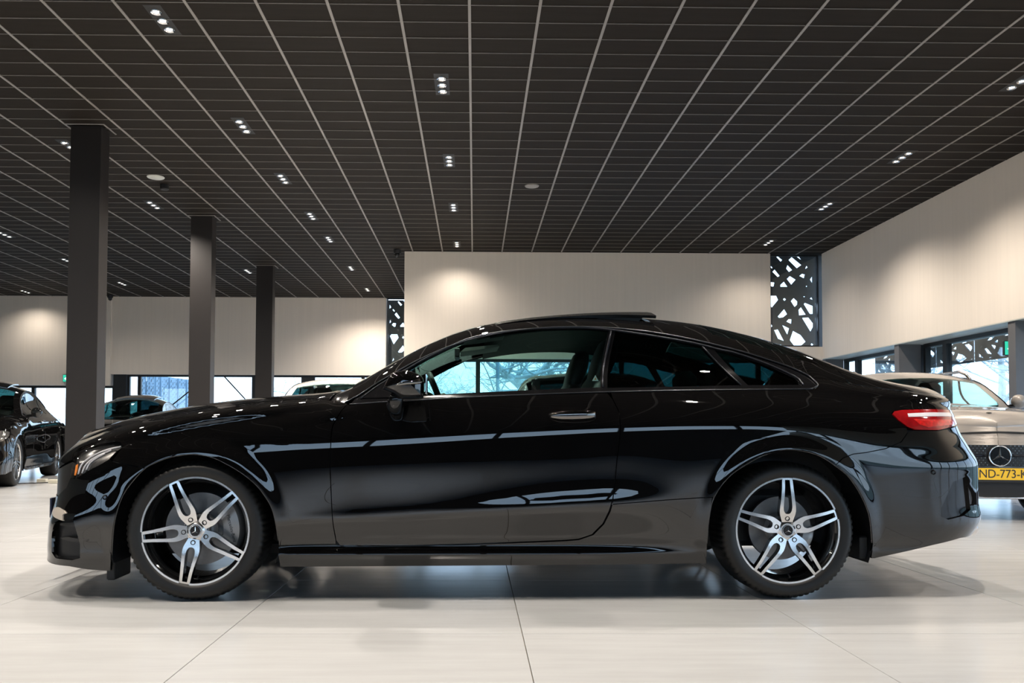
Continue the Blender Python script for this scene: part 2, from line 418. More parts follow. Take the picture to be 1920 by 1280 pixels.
# ---- walls
LZ = 2.29
wall_back = struct('wall_back', MB().box(-1.42, 6.0, YM, YM + .3, 2.27, ZC + .03).box(6.0, XR, YM, YM + .3, 2.27, 2.535).box(-1.42, -1.2, YM + .3, YF + .3, 2.27, ZC + .03), M['wall'])
wall_left = struct('wall_left', MB().box(-9.86, -2.42, YF, YF + .3, 2.31, ZC + .03), M['wall'])
wall_left_corner = struct('wall_left.001', MB().box(XL, -9.86, YF - .05, YF + .3, 2.0, ZC + .03).box(XL - .1, XL, YB, YF, 0, ZC + .03), M['wall'])
wall_right = struct('wall_right', MB().box(XR, XR + .3, YB, YM, LZ, ZC + .03), M['wall'])
struct('trim_1', MB().box(XR, 7.955, YB, YM + .3, LZ - .015, LZ - .001), M['soffit'])
wall_front = struct('wall_front', MB().box(XL, 8, YB - .3, YB, 3.5, ZC + .03).box(XL, 8, YB - .3, YB, 0, 1.8), M['darkwall'])  # unseen wall, made dark to shape the reflections in the car paint
# ---- windows
def window(name, p0, p1, z0, z1, posts=(), post_w=.085, rails=(), t=.09, glass='window', fr=.06):
    """framed glazing between two floor points; posts and rails are distances along it and heights"""
    a, b = Vector(p0), Vector(p1); L = (b - a).length; ang = math.atan2(b.y - a.y, b.x - a.x)
    w = MB().box(0, L, -t / 2, t / 2, z1 - fr, z1).box(0, L, -t / 2, t / 2, z0, z0 + fr + .01).box(0, fr, -t / 2, t / 2, z0 + fr + .01, z1 - fr).box(L - fr, L, -t / 2, t / 2, z0 + fr + .01, z1 - fr).build(name, M['frame'])
    w.location = (a.x, a.y, 0); w.rotation_euler = (0, 0, ang); w['kind'] = 'structure'
    ps = [.06] + list(posts) + [L - .06]
    for p in posts: MB().box(p - post_w / 2, p + post_w / 2, -t / 2, t / 2, z0 + .07, z1 - .06).build('mullion', M['frame'], w)
    for r in rails: MB().box(.06, L - .06, -t / 2 - .01, t / 2 + .01, r - .03, r + .03).build('transom', M['frame'], w)
    for i in range(len(ps) - 1):
        MB().box(ps[i] + (post_w / 2 if i else 0), ps[i+1] - (post_w / 2 if i + 1 < len(ps) - 1 else 0), -.004, .004, z0 + fr, z1 - fr).build('pane', G[glass], w)
    return w
window('window_1', (-1.40, YM + .2), (XR + .3, YM + .2), 0, 2.275, [1.47, 4.4, 7.2], .09)
window('window_2', (-9.45, YF + .15), (-2.42, YF + .15), 0, 2.315, [.32, 3.42, 5.0, 6.4], .09)
window('window_3', (XL, YF + .15), (-9.80, YF + .15), 0, 2.0, [2, 4, 6, 8, 9.3], .09)
window('window_4', (-2.40, YF + .12), (-1.42, YF + .12), .02, ZC + .02, [], .06, t=.06, fr=.03)
window('window_5', (6.02, YM + .12), (XR - .03, YM + .12), 2.54, ZC + .0, [], .06, t=.06, fr=.022)
window('window_6', (7.5, 16.75), (7.5, 13.85), 0, LZ - .016, [.55], .11)
window('window_7', (7.5, 13.75), (7.5, 10.85), 0, LZ - .016, [.62], .11)
window('window_8', (7.5, 10.75), (7.5, 7.85), 0, LZ - .016, [1.4], .11)
window('window_9', (7.5, 7.75), (7.5, YB), 0, LZ - .016, [2, 4, 6, 8, 10, 12, 14], .11)
window('window_10', (XL, YB - .15), (8, YB - .15), 1.8, 3.5, [1.5 + 2.4 * i for i in range(11)], .12)
for k, y in enumerate((16.72, 13.8, 10.8, 7.8)):
    struct('trim_%d' % (k + 2), MB().box(7.07, 7.44, y, y + .15, 0, LZ - .016), M['pierg'])
struct('trim_6', MB().box(-9.80, -9.46, YF + .02, YF + .28, 0, 2.31), M['frame'])
struct('trim_7', MB().box(-4.72, -4.35, YF + .05, YF + .12, 0, 2.25), M['frame'])
# ---- columns with shadow-gap collars at the ceiling
def column(y, label):
    c = MB().bbox(-.18, .18, 0, .23, 0, ZC - .001, .006).build('column', M['column']); c.location = (-4.615, y, 0)
    MB().box(-.235, .235, -.05, -.032, ZC - .006, ZC + .002).box(-.235, -.217, -.032, .30, ZC - .006, ZC + .002).box(.217, .235, -.032, .30, ZC - .006, ZC + .002).build('ceiling_collar', M['rail'], c)
    return tag(c, label, 'column', 'square columns')
column(9.86, 'square dark grey column nearest the camera, in front of the black saloon')
column(14.06, 'square dark grey column in the middle of the row of three')
column(18.31, 'square dark grey column farthest back in the row of three')

# ================================================================ outside
struct('ground', MB().box(-60, 60, -60, 90, -.4, -.21), M['ground'])
def bare_tree(x, y, h, seed, label, spread=.55, r0=.16, lv=5, kids=3):
    rnd = random.Random(seed); mb = MB()
    def grow(p, d, L, r, k):
        n = 4; P = [p]; q = p; dd = d
        for i in range(n):
            dd = (dd + Vector((rnd.uniform(-1, 1), rnd.uniform(-1, 1), rnd.uniform(-.5, .8))) * .14).normalized(); q = q + dd * L / n; P.append(q)
        mb.tube(P, [r * (1 - .4 * i / n) for i in range(n + 1)], 6 if k > 2 else (4 if k > 1 else 3), cap=False)
        if k == 0: return
        for b in range(4 if k > 2 else kids):
            i = rnd.choice((2, 3, 4, 4)) if k < lv else rnd.choice((1, 2, 3, 4)); s = P[i]
            e = Vector((rnd.uniform(-1, 1), rnd.uniform(-1, 1), rnd.uniform(-.25, .75))).normalized()
            grow(s, (dd * (1 - spread) + e * spread * 1.5).normalized(), L * rnd.uniform(.6, .88), r * rnd.uniform(.38, .55), k - 1)
    grow(Vector((0, 0, -.25)), Vector((rnd.uniform(-.1, .1), 0, 1)).normalized(), h * .4, r0, lv)
    o = mb.build('bare_tree', M['hazed_bark'], smooth=True); o.location = (x, y, 0)
    return tag(o, label, 'tree', 'bare winter trees outside')
bare_tree(2.3, 24.5, 5.5, 3, 'bare tree with a thick trunk seen through the open car window', .75, .34, 5, 4)
bare_tree(-1.9, 29.5, 4.0, 5, 'bare bushy tree seen through the front part of the car door glass', .75, .12, 5, 4)
bare_tree(-7.2, 33, 4.6, 11, 'bare tree outside the far glazing between the columns', .7, .12)
bare_tree(-5.6, 26.6, 3.6, 23, 'bare tree outside the far glazing right of the last column', .75, .13, 4)
bare_tree(12.6, 19.5, 4.6, 31, 'bare spreading tree outside the right hand windows, nearest the back corner', .8, .16, 3)
bare_tree(13.2, 15.0, 4.0, 37, 'bare tree outside the right hand windows above the beige car', .8, .12, 3)
bare_tree(13.5, 26, 5.0, 41, 'bare tree outside behind the back right corner', .75, .20, 4)
rnd = random.Random(77); th = MB()
for k in range(500):
    x, y = rnd.uniform(-14, 16), rnd.uniform(39, 43); h = rnd.uniform(.8, 2.2)
    th.tube([(x, y, -.25), (x + rnd.uniform(-.3, .3), y, h * .5), (x + rnd.uniform(-.7, .7), y, h)], [.02, .014, .004], 3, cap=False)
tag(th.build('twig_thicket', M['hedge']), 'thin grey thicket of bare twigs far beyond the glazing', 'thicket', kind='stuff')
o = MB().tube([(.58, 21, -.21), (.58, 21, 5)], .045, 10).build('lamp_post', M['pole'], ang=40); tag(o, 'thin blue grey post outside behind the car door glass', 'post')
# perforated pavilion outside the far left glazing
pav = empty('perforated_pavilion', (-11.65, 29, -.21), label='pale blue pavilion with perforated corrugated cladding beyond the far left glazing', cat='building')
dash = MB(); rnd = random.Random(4)
px_ = 0
def cladding(x0, y0, x1, y1, h0, h1, n):
    a, b = Vector((x0, y0, 0)), Vector((x1, y1, 0)); d = (b - a) / n; nrm = Vector((d.y, -d.x, 0)).normalized()
    for i in range(n):
        p, q = a + d * i, a + d * (i + 1); h = h0 + (h1 - h0) * i / n; hh = h0 + (h1 - h0) * (i + 1) / n
        k = nrm * (.045 if i % 2 else 0); t = d.normalized() * .012
        p, q = p + t, q - t
        V = [p + k, q + k, q + k + Vector((0, 0, hh)), p + k + Vector((0, 0, h))]; V2 = [v - nrm * .08 for v in V]
        MB().add(V + V2, [(0, 1, 2, 3), (5, 4, 7, 6), (3, 2, 6, 7), (1, 0, 4, 5), (0, 3, 7, 4), (2, 1, 5, 6)]).build('cladding_panel', M['clad'], pav)
        for r in range(int(h / .17)):
            for s in range(2):
                c = p + k + nrm * .006 + (q - p) * (.28 + .44 * s) + Vector((0, 0, .12 + r * .17 + (.085 if s else 0))); L = rnd.choice((.025, .045, .075, .10)); e = d.normalized() * .016
                if c.z + L < min(h, hh): dash.add([c - e, c, c + e + Vector((0, 0, L)), c + Vector((0, 0, L))], [(0, 1, 2, 3)])
cladding(0, 0, .62, -.02, 3.1, 3.1, 4)
cladding(.64, -.02, 1.40, 1.25, 2.89, 2.82, 8)
tag(dash.build('perforations', M['frame'], pav), kind='stuff')
MB().box(.02, .6, .12, 3, 0, 2.7).build('pavilion_core', M['frame'], pav)

# ---- perforated facade screens in front of the tall slot windows
SH = [[(185,165),(203,200),(183,218)],[(300,120),(347,163),(330,182),(290,132)],[(360,114),(385,114),(378,128)],[(440,132),(533,215),(487,250),(408,165)],[(473,114),(505,114),(537,168)],[(230,220),(252,245),(245,255),(222,232)],
[(272,265),(321,330),(300,345),(250,290)],[(398,215),(443,268),(410,290),(384,255)],[(582,220),(594,240),(570,257)],[(540,308),(565,315),(557,357),(512,332)],[(420,333),(476,370),(432,425),(390,365)],[(188,365),(204,383),(186,403)],
[(232,398),(268,402),(262,442),(245,447),(214,422)],[(362,392),(396,447),(326,447),(326,428)],[(636,335),(636,410),(616,370)],[(580,430),(590,446),(574,446)],[(208,542),(286,542),(304,585),(240,668),(190,565)],[(365,565),(381,580),(364,597),(350,580)],
[(455,565),(490,600),(488,635),(463,660),(427,600)],[(545,545),(568,548),(555,557)],[(630,555),(640,585),(612,572)],[(565,615),(640,648),(640,732),(610,732),(553,630)],[(526,662),(572,740),(505,748),(502,690)],[(362,682),(390,735),(350,770),(310,775),(298,762)],
[(405,788),(432,790),(428,838),(382,815)],[(535,775),(598,770),(640,830),(640,870),(615,920)],[(238,842),(245,865),(222,885)],[(340,850),(408,885),(390,955)],[(262,905),(300,898),(357,1020),(298,995)],[(445,912),(520,955),(568,1025),(508,1080),(462,1080),(414,1010)],
[(195,960),(257,1065),(192,1030)],[(320,1055),(357,1075),(315,1082)],[(625,1040),(643,1055),(628,1075),(617,1055)]]
SH = [[((x - 150) / 505, (1115 - y) / 1005) for x, y in s] for s in SH]
def facade_screen(loc, ang, w, h, label, t=.02, ws=None):
    ws = ws or w
    root = empty('facade_screen', loc, ang, label=label, cat='screen', group='perforated facade screens')
    for v0, v1 in ((.0, .6346), (.6352, 1.0)):
        outer = clean([(0, v0 * h), (w, v0 * h), (w, v1 * h), (0, v1 * h)]); holes = []
        for s in SH:
            c = sum(p[1] for p in s) / len(s)
            if v0 < c < v1: holes.append(clean([(min(max(p[0], .012), .985) * ws, min(max(p[1], v0 + .006), v1 - .006) * h) for p in s]))
        P, T = triangulate(outer, holes, []); n = len(P)
        V = [(x, 0, z) for x, z in P] + [(x, t, z) for x, z in P]; F = [tuple(f) for f in T] + [tuple(n + i for i in f[::-1]) for f in T]
        E = {}
        for f in T:
            for a, b in ((f[0], f[1]), (f[1], f[2]), (f[2], f[0])): E[(a, b)] = 1
        F += [(b, a, a + n, b + n) for a, b in E if (b, a) not in E]
        mesh_obj('screen_panel', V, F, M['screen'], root)
    return root
facade_screen((5.96, YM + .36, 2.5), 0, 1.30, 1.98, 'dark perforated screen behind the slot window at the right end of the back wall', ws=1.08)
facade_screen((-2.43, YF + .36, 2.22), 0, 1.06, 2.2, 'dark perforated screen behind the slot window left of the back wall')
facade_screen((-2.43, YF + .36, -.012), 0, 1.06, 2.22, 'lower dark perforated screen behind the far slot window, behind the coupe')
for k, y in enumerate((15.9, 14.8, 13.7, 12.6, 11.5)):
    facade_screen((7.95, y + .55, 1.93), -math.pi / 2, 1.06, .9, 'dark perforated screen hung outside the right hand windows, number %s from the back corner' % ('one', 'two', 'three', 'four', 'five')[k])
# brace rods inside the far glazing
tag(MB().tube([(-9.0, YF - .05, .80), (-7.2, YF - .05, 2.28)], .018, 8).build('brace_rod', M['black'], ang=50), 'thin black diagonal brace rod rising to the right, left of the middle column', 'rod', 'brace rods')
tag(MB().tube([(-6.80, YF - .05, 2.28), (-4.95, YF - .05, .3)], .018, 8).build('brace_rod', M['black'], ang=50), 'thin black diagonal brace rod falling to the right between the columns', 'rod', 'brace rods')

# ================================================================ ceiling fittings
ring_me = MB().lathe([(.026, .012), (.036, .003), (.046, 0), (.049, .004), (.049, .02)], 20, 'z')
lens_me = MB().lathe([(0.0, .0), (.012, .0), (.025, .003)], 16, 'z')
def downlight(x, y, label, heads=3, tilt=(0, 0), power=1.0, spot=True, group='recessed ceiling spotlights', size=145):
    root = empty('ceiling_spotlight', (x, y, ZC), label=label, cat='ceiling light', group=group)
    L = .16 * heads
    MB().box(-.075, .075, -L / 2 - .03, L / 2 + .03, .0045, .011).build('recess_plate', M['black'], root)
    for k in range(heads):
        yy = (k - (heads - 1) / 2) * .16
        h = MB().add(ring_me.V, ring_me.F).build('lamp_ring', M['chrome'], root, ang=50); h.location = (0, yy, -.009); h.rotation_euler = (tilt[1] * .6, tilt[0] * .6, 0)
        g = MB().add(lens_me.V, lens_me.F).build('lamp_lens', M['glow'], h); g.location = (0, 0, .004)
    if spot:
        ld = bpy.data.lights.new('spot', 'SPOT'); ld.energy = SPOT_W * power; ld.spot_size = R(size); ld.spot_blend = 1.0; ld.shadow_soft_size = .05; ld.color = (1, .91, .81)
        lo = bpy.data.objects.new('spot_beam', ld); COL.objects.link(lo); lo.parent = root; lo.location = (0, 0, -.06); lo.rotation_euler = (R(tilt[1]), R(tilt[0]), 0)
    return root
def row(x, ys, name, pw=1, **k):
    for n, y in enumerate(ys):
        w = ('nearest', 'second nearest', 'third nearest', 'fourth nearest', 'fifth nearest', 'sixth nearest')[n]
        downlight(x, y, '%s spotlight cluster %s' % (w, name), power=(.2 if y > 15.7 and name != NEAR2 else pw), **k)
NEAR2 = 'in the ceiling row right of the columns'
row(-.35, (8.62, 11.08, 13.42, 16.11), 'in the middle ceiling row before the back wall')
row(-2.76, (9.86, 11.94, 14.03, 15.75, 18.56, 21.4), NEAR2)
row(5.61, (8.40, 10.80, 13.20, 15.80), 'in the ceiling row along the right wall', .7)
row(-5.17, (10.64, 13.40, 16.2, 19.0), 'in the ceiling row just left of the columns')
row(-8.73, (15.52, 17.91, 20.70), 'in the second ceiling row left of the columns')
row(-11.8, (19.2, 22.0), 'in the leftmost ceiling row')
# spots of the same rows that stand in front of the frame, over and before the car
for x, y, p in ((-2.76, 7.3, 1), (-2.76, 4.9, 1), (-2.76, 2.5, 1), (-.35, 6.2, 1), (-.35, 3.8, 1), (2.05, 6.2, 1), (2.05, 3.6, 1), (5.61, 6.0, .7), (5.61, 3.6, .8), (-5.17, 8.2, .25), (-5.17, 5.6, .5), (-5.17, 3.0, 1),
                (-7.6, 7, 1), (-7.6, 11, 1), (-11, 13, 1), (-11, 8, 1)):
    downlight(x, y, 'recessed spotlight cluster on the ceiling above and before the frame', power=p, group='spotlights above the frame')
o = MB().lathe([(0, -.012), (.085, -.012), (.10, -.006), (.105, 0), (.105, .004)], 32, 'z').build('ceiling_speaker', M['rail'], ang=40); o.location = (.836, 12.2, ZC); tag(o, 'round grey speaker grille flush in the ceiling above the back wall', 'speaker')
o = MB().lathe([(0, -.012), (.10, -.012), (.115, -.006), (.12, 0), (.12, .004)], 32, 'z').build('ceiling_speaker', M['soffit'], ang=40); o.location = (-4.566, 11.9, ZC); tag(o, 'round pale speaker disc in the ceiling between the first two columns', 'speaker')
o = MB().lathe([(0, -.075), (.05, -.075), (.062, -.065), (.062, 0)], 24, 'z').build('smoke_detector', M['black'], ang=40); o.location = (-4.577, 12.27, ZC); tag(o, 'short black cylinder under the ceiling between the first two columns', 'detector')
def dome(x, y, label):
    r = empty('dome_camera', (x, y, ZC), label=label, cat='security camera', group='black dome cameras')
    MB().lathe([(.0, -.075), (.065, -.075), (.075, -.06), (.075, 0)], 24, 'z').build('housing', M['black'], r, ang=40)
    MB().lathe([(0, -.155), (.025, -.15), (.045, -.13), (.052, -.105), (.052, -.07)], 20, 'z').build('dome', M['gloss'], r, smooth=True)
dome(-1.55, 16.62, 'black dome camera at the left end of the back wall'); dome(-9.78, 22.45, 'black dome camera under the ceiling behind the nearest column')
def exit_sign(loc, ang, label):
    r = empty('exit_sign', loc, ang, label=label, cat='exit sign', group='green exit signs')
    MB().bbox(-.17, .17, -.02, .02, -.10, .10, .006).build('sign_box', M['frame'], r)
    MB().box(-.16, .16, -.0225, -.0205, -.09, .09).build('sign_face', M['greensign'], r)
    f = MB().box(.02, .14, -.025, -.023, -.07, .07).build('door_symbol', M['signwhite'], r)
    m = MB().prism([(-.13, -.01), (-.07, -.06), (-.07, -.02), (.0, -.02), (.0, .0), (-.07, .0), (-.07, .04)], -.025, -.023).build('arrow_symbol', M['signwhite'], r)
exit_sign((-10.93, YF - .09, 2.19), 0, 'small green exit sign on the far left wall beside the nearest column')
exit_sign((7.30, 11.15, 1.95), 0, 'small green exit sign hanging by the right hand windows')

# ================================================================ car building kit (shared by every car in the room)
def panel(name, S, outer, holes=(), m=None, parent=None, side=1, sp=(.035, .022), gap=.0022, off=0.0, depth=.016, nose=False, fine=.03, mfmat=None):
    """sheet-metal panel: region of the (u, z) side view laid on the body surface, with turned-in edges"""
    cl = lambda p: (min(max(p[0], float(hermite(p[1], S.ufz, S.ufu)) + 1e-9), float(hermite(p[1], S.urz, S.uru)) - 1e-9), p[1])
    outer = clean([cl(p) for p in outer]); 
    if gap: outer = clean(shrink(outer, gap))
    outer = clean([cl(p) for p in densify(outer, fine)], 2e-4); hs = [clean(densify(clean(h), fine)) for h in holes]
    a = np.array(outer); lo, hi = a.min(0), a.max(0)
    gu, gz = np.meshgrid(np.arange(lo[0] + sp[0] / 2, hi[0], sp[0]), np.arange(lo[1] + sp[1] / 2, hi[1], sp[1])); C_ = np.stack([gu.ravel(), gz.ravel()], 1)
    k = inside(C_, outer) & (dist_poly(C_, outer) > sp[1] * .35)
    for h in hs: k &= ~inside(C_, h) & (dist_poly(C_, h) > sp[1] * .35)
    C_ = C_[k]
    if sp[0] < .03:
        X = np.vstack([[(cu + (R_ + d) * math.cos(a), cz + (R_ + d) * math.sin(a)) for a in np.linspace(0, 2 * math.pi, 241)[:-1] for d in (.004, .010, .017, .025, .034, .044, .055, .067, .080, .095)] for cu, cz, R_ in S.arches])
        near = np.zeros(len(C_), bool)
        for cu, cz, R_ in S.arches: near |= np.hypot(C_[:, 0] - cu, C_[:, 1] - cz) < R_ + .10
        C_ = C_[~near]; k = inside(X, outer) & (dist_poly(X, outer) > .003)
        for h in hs: k &= ~inside(X, h) & (dist_poly(X, h) > .004)
        C_ = np.vstack([C_, X[k]])
    if nose:
        zz = np.arange(lo[1] + sp[1] / 2, hi[1], sp[1] * .7); X = []
        for t in (.0004, .002, .006, .014, .026, .042, .062, .086, .115, .15, .19, .235, .285, .34, .40, .47, .55):
            if nose == 'front': X.append(np.stack([hermite(zz, S.ufz, S.ufu) + t * hermite(zz, S.ufz, S.ufL), zz], 1))
            else: X.append(np.stack([hermite(zz, S.urz, S.uru) - t * hermite(zz, S.urz, S.urL), zz], 1))
        X = np.vstack(X); k = inside(X, outer) & (dist_poly(X, outer) > .0008)
        for h in hs: k &= ~inside(X, h) & (dist_poly(X, h) > .004)
        X = X[k]; C_ = np.vstack([C_, X])
    P, T = triangulate(outer, hs, C_)
    u, z = P[:, 0], P[:, 1]; N = S.normal(u, z); w = S.w(u, z)
    V = np.stack([u + N[:, 0] * off, -(w + N[:, 1] * off), z + N[:, 2] * off], 1); NN = np.stack([N[:, 0], -N[:, 1], N[:, 2]], 1)
    F = [tuple(f) for f in T]
    if side < 0: V[:, 1] *= -1; NN[:, 1] *= -1; F = [f[::-1] for f in F]
    V = V.tolist(); NN = NN.tolist()
    if depth:
        E = {}
        for f in F:
            for i in range(3): E[(f[i], f[(i + 1) % 3])] = 1
        be = [(p, q) for p, q in E if (q, p) not in E]; mp = {}
        for p, q in be:
            for v in (p, q):
                if (v, 0) not in mp:
                    mp[(v, 0)] = len(V); V.append(list(V[v])); mp[(v, 1)] = len(V); b = np.array(V[v]) - np.array(NN[v]) * depth; V.append(b.tolist()); NN += [NN[v], NN[v]]
            F.append((mp[(q, 0)], mp[(p, 0)], mp[(p, 1)], mp[(q, 1)]))
    sm = [len(f) == 3 for f in F]
    nn = None
    o = mesh_obj(name, V, F, m, parent, sm)
    o.data.normals_split_custom_set([NN[l.vertex_index] if sm[p.index] else tuple(p.normal) for p in o.data.polygons for l in (o.data.loops[i] for i in p.loop_indices)])
    return o
def top_panel(name, S, u0, u1, t0=0.0, m=None, parent=None, nu=30, nt=14, off=0.0, cut=0.0, edge=.012):
    """panel over the top of the car between two stations; t0 > 0 leaves out a strip along each side"""
    us = np.linspace(u0, u1, nu); tl = np.concatenate([np.linspace(t0, 1, nt), np.linspace(1, t0, nt)[1:]]); V, F = [], []; n = len(tl)
    for u in us:
        for k, t in enumerate(tl):
            w, z = S.top(np.array([u]), np.array([t])); sgn = -1 if k < nt else 1
            V.append((u, sgn * float(w[0]), float(z[0]) + off))
    for i in range(nu - 1):
        for k in range(n - 1): F.append((i * n + k, i * n + n + k, i * n + n + k + 1, i * n + k + 1))
    if edge:
        bnd = [i * n for i in range(nu)] + [(nu - 1) * n + k for k in range(1, n)] + [i * n + n - 1 for i in range(nu - 2, -1, -1)] + list(range(n - 2, 0, -1)); b0 = len(V)
        for i in bnd: V.append((V[i][0], V[i][1] * .999, V[i][2] - edge))
        m_ = len(bnd)
        for k in range(m_): k2 = (k + 1) % m_; F.append((bnd[k2], bnd[k], b0 + k, b0 + k2))
    o = mesh_obj(name, V, F, m, parent, True); sharp(o, 40); return o
def strip(name, S, L, r, m, parent, off=.004, side=1, n=8, k=4):
    """slim moulding along a line of the side view"""
    P = np.array(smooth_closed(L, k)); u = np.clip(P[:, 0], hermite(P[:, 1], S.ufz, S.ufu) + .002, hermite(P[:, 1], S.urz, S.uru) - .002); z = P[:, 1]
    N = S.normal(u, z); w = S.w(u, z)
    Q = [(u[i] + N[i, 0] * off, -side * (w[i] + N[i, 1] * off), z[i] + N[i, 2] * off) for i in range(len(u))]
    return MB().tube(Q, r, n).build(name, m, parent, smooth=True)
def shell(S, parent, sp=.09):
    """dark inner body behind the panels, so the shut lines read as real gaps"""
    for sd in (1, -1):
        b = [(u, .20) for u in np.linspace(-.80, -.43, 6)] + [(-.43, .4)] + [(.43 * math.cos(a), .33 + .44 * math.sin(a)) for a in np.linspace(2.9, .25, 12)] + [(.43, .2)]
        c = S.arches[1][0]
        b += [(u, .2) for u in np.linspace(.5, c - .47, 8)] + [(c + .45 * math.cos(a), .33 + .45 * math.sin(a)) for a in np.linspace(2.9, .25, 12)] + [(c + .46, .25)] + [(u, .28) for u in np.linspace(c + .5, S.uru[4] - .03, 5)]
        ub = np.linspace(S.uru[4] - .03, -.80, 30)
        b += [(u, float(S.beltz(np.array([u]))[0]) - .03) for u in ub]
        panel('inner_shell', S, b, (), M['black'], parent, sd, (sp, .06), 0, -.030, 0, fine=.08)
def wheel_well(S, cu, R, parent, sd, wi=.50):
    V, F = [], []; A_ = np.linspace(-.38, math.pi + .38, 26)
    for a in A_:
        for w in (wi, .900 * S.width / .93): V.append((cu + (R + .012) * math.cos(a), -sd * w, S.arches[0][1] + (R + .012) * math.sin(a)))
    for i in range(25): F.append((2 * i, 2 * i + 1, 2 * i + 3, 2 * i + 2))
    c = len(V); V.append((cu, -sd * wi, S.arches[0][1] + .1))
    for i in range(25): F.append((c, 2 * i, 2 * i + 2))
    return mesh_obj('wheel_well', V, F, M['black'], parent)
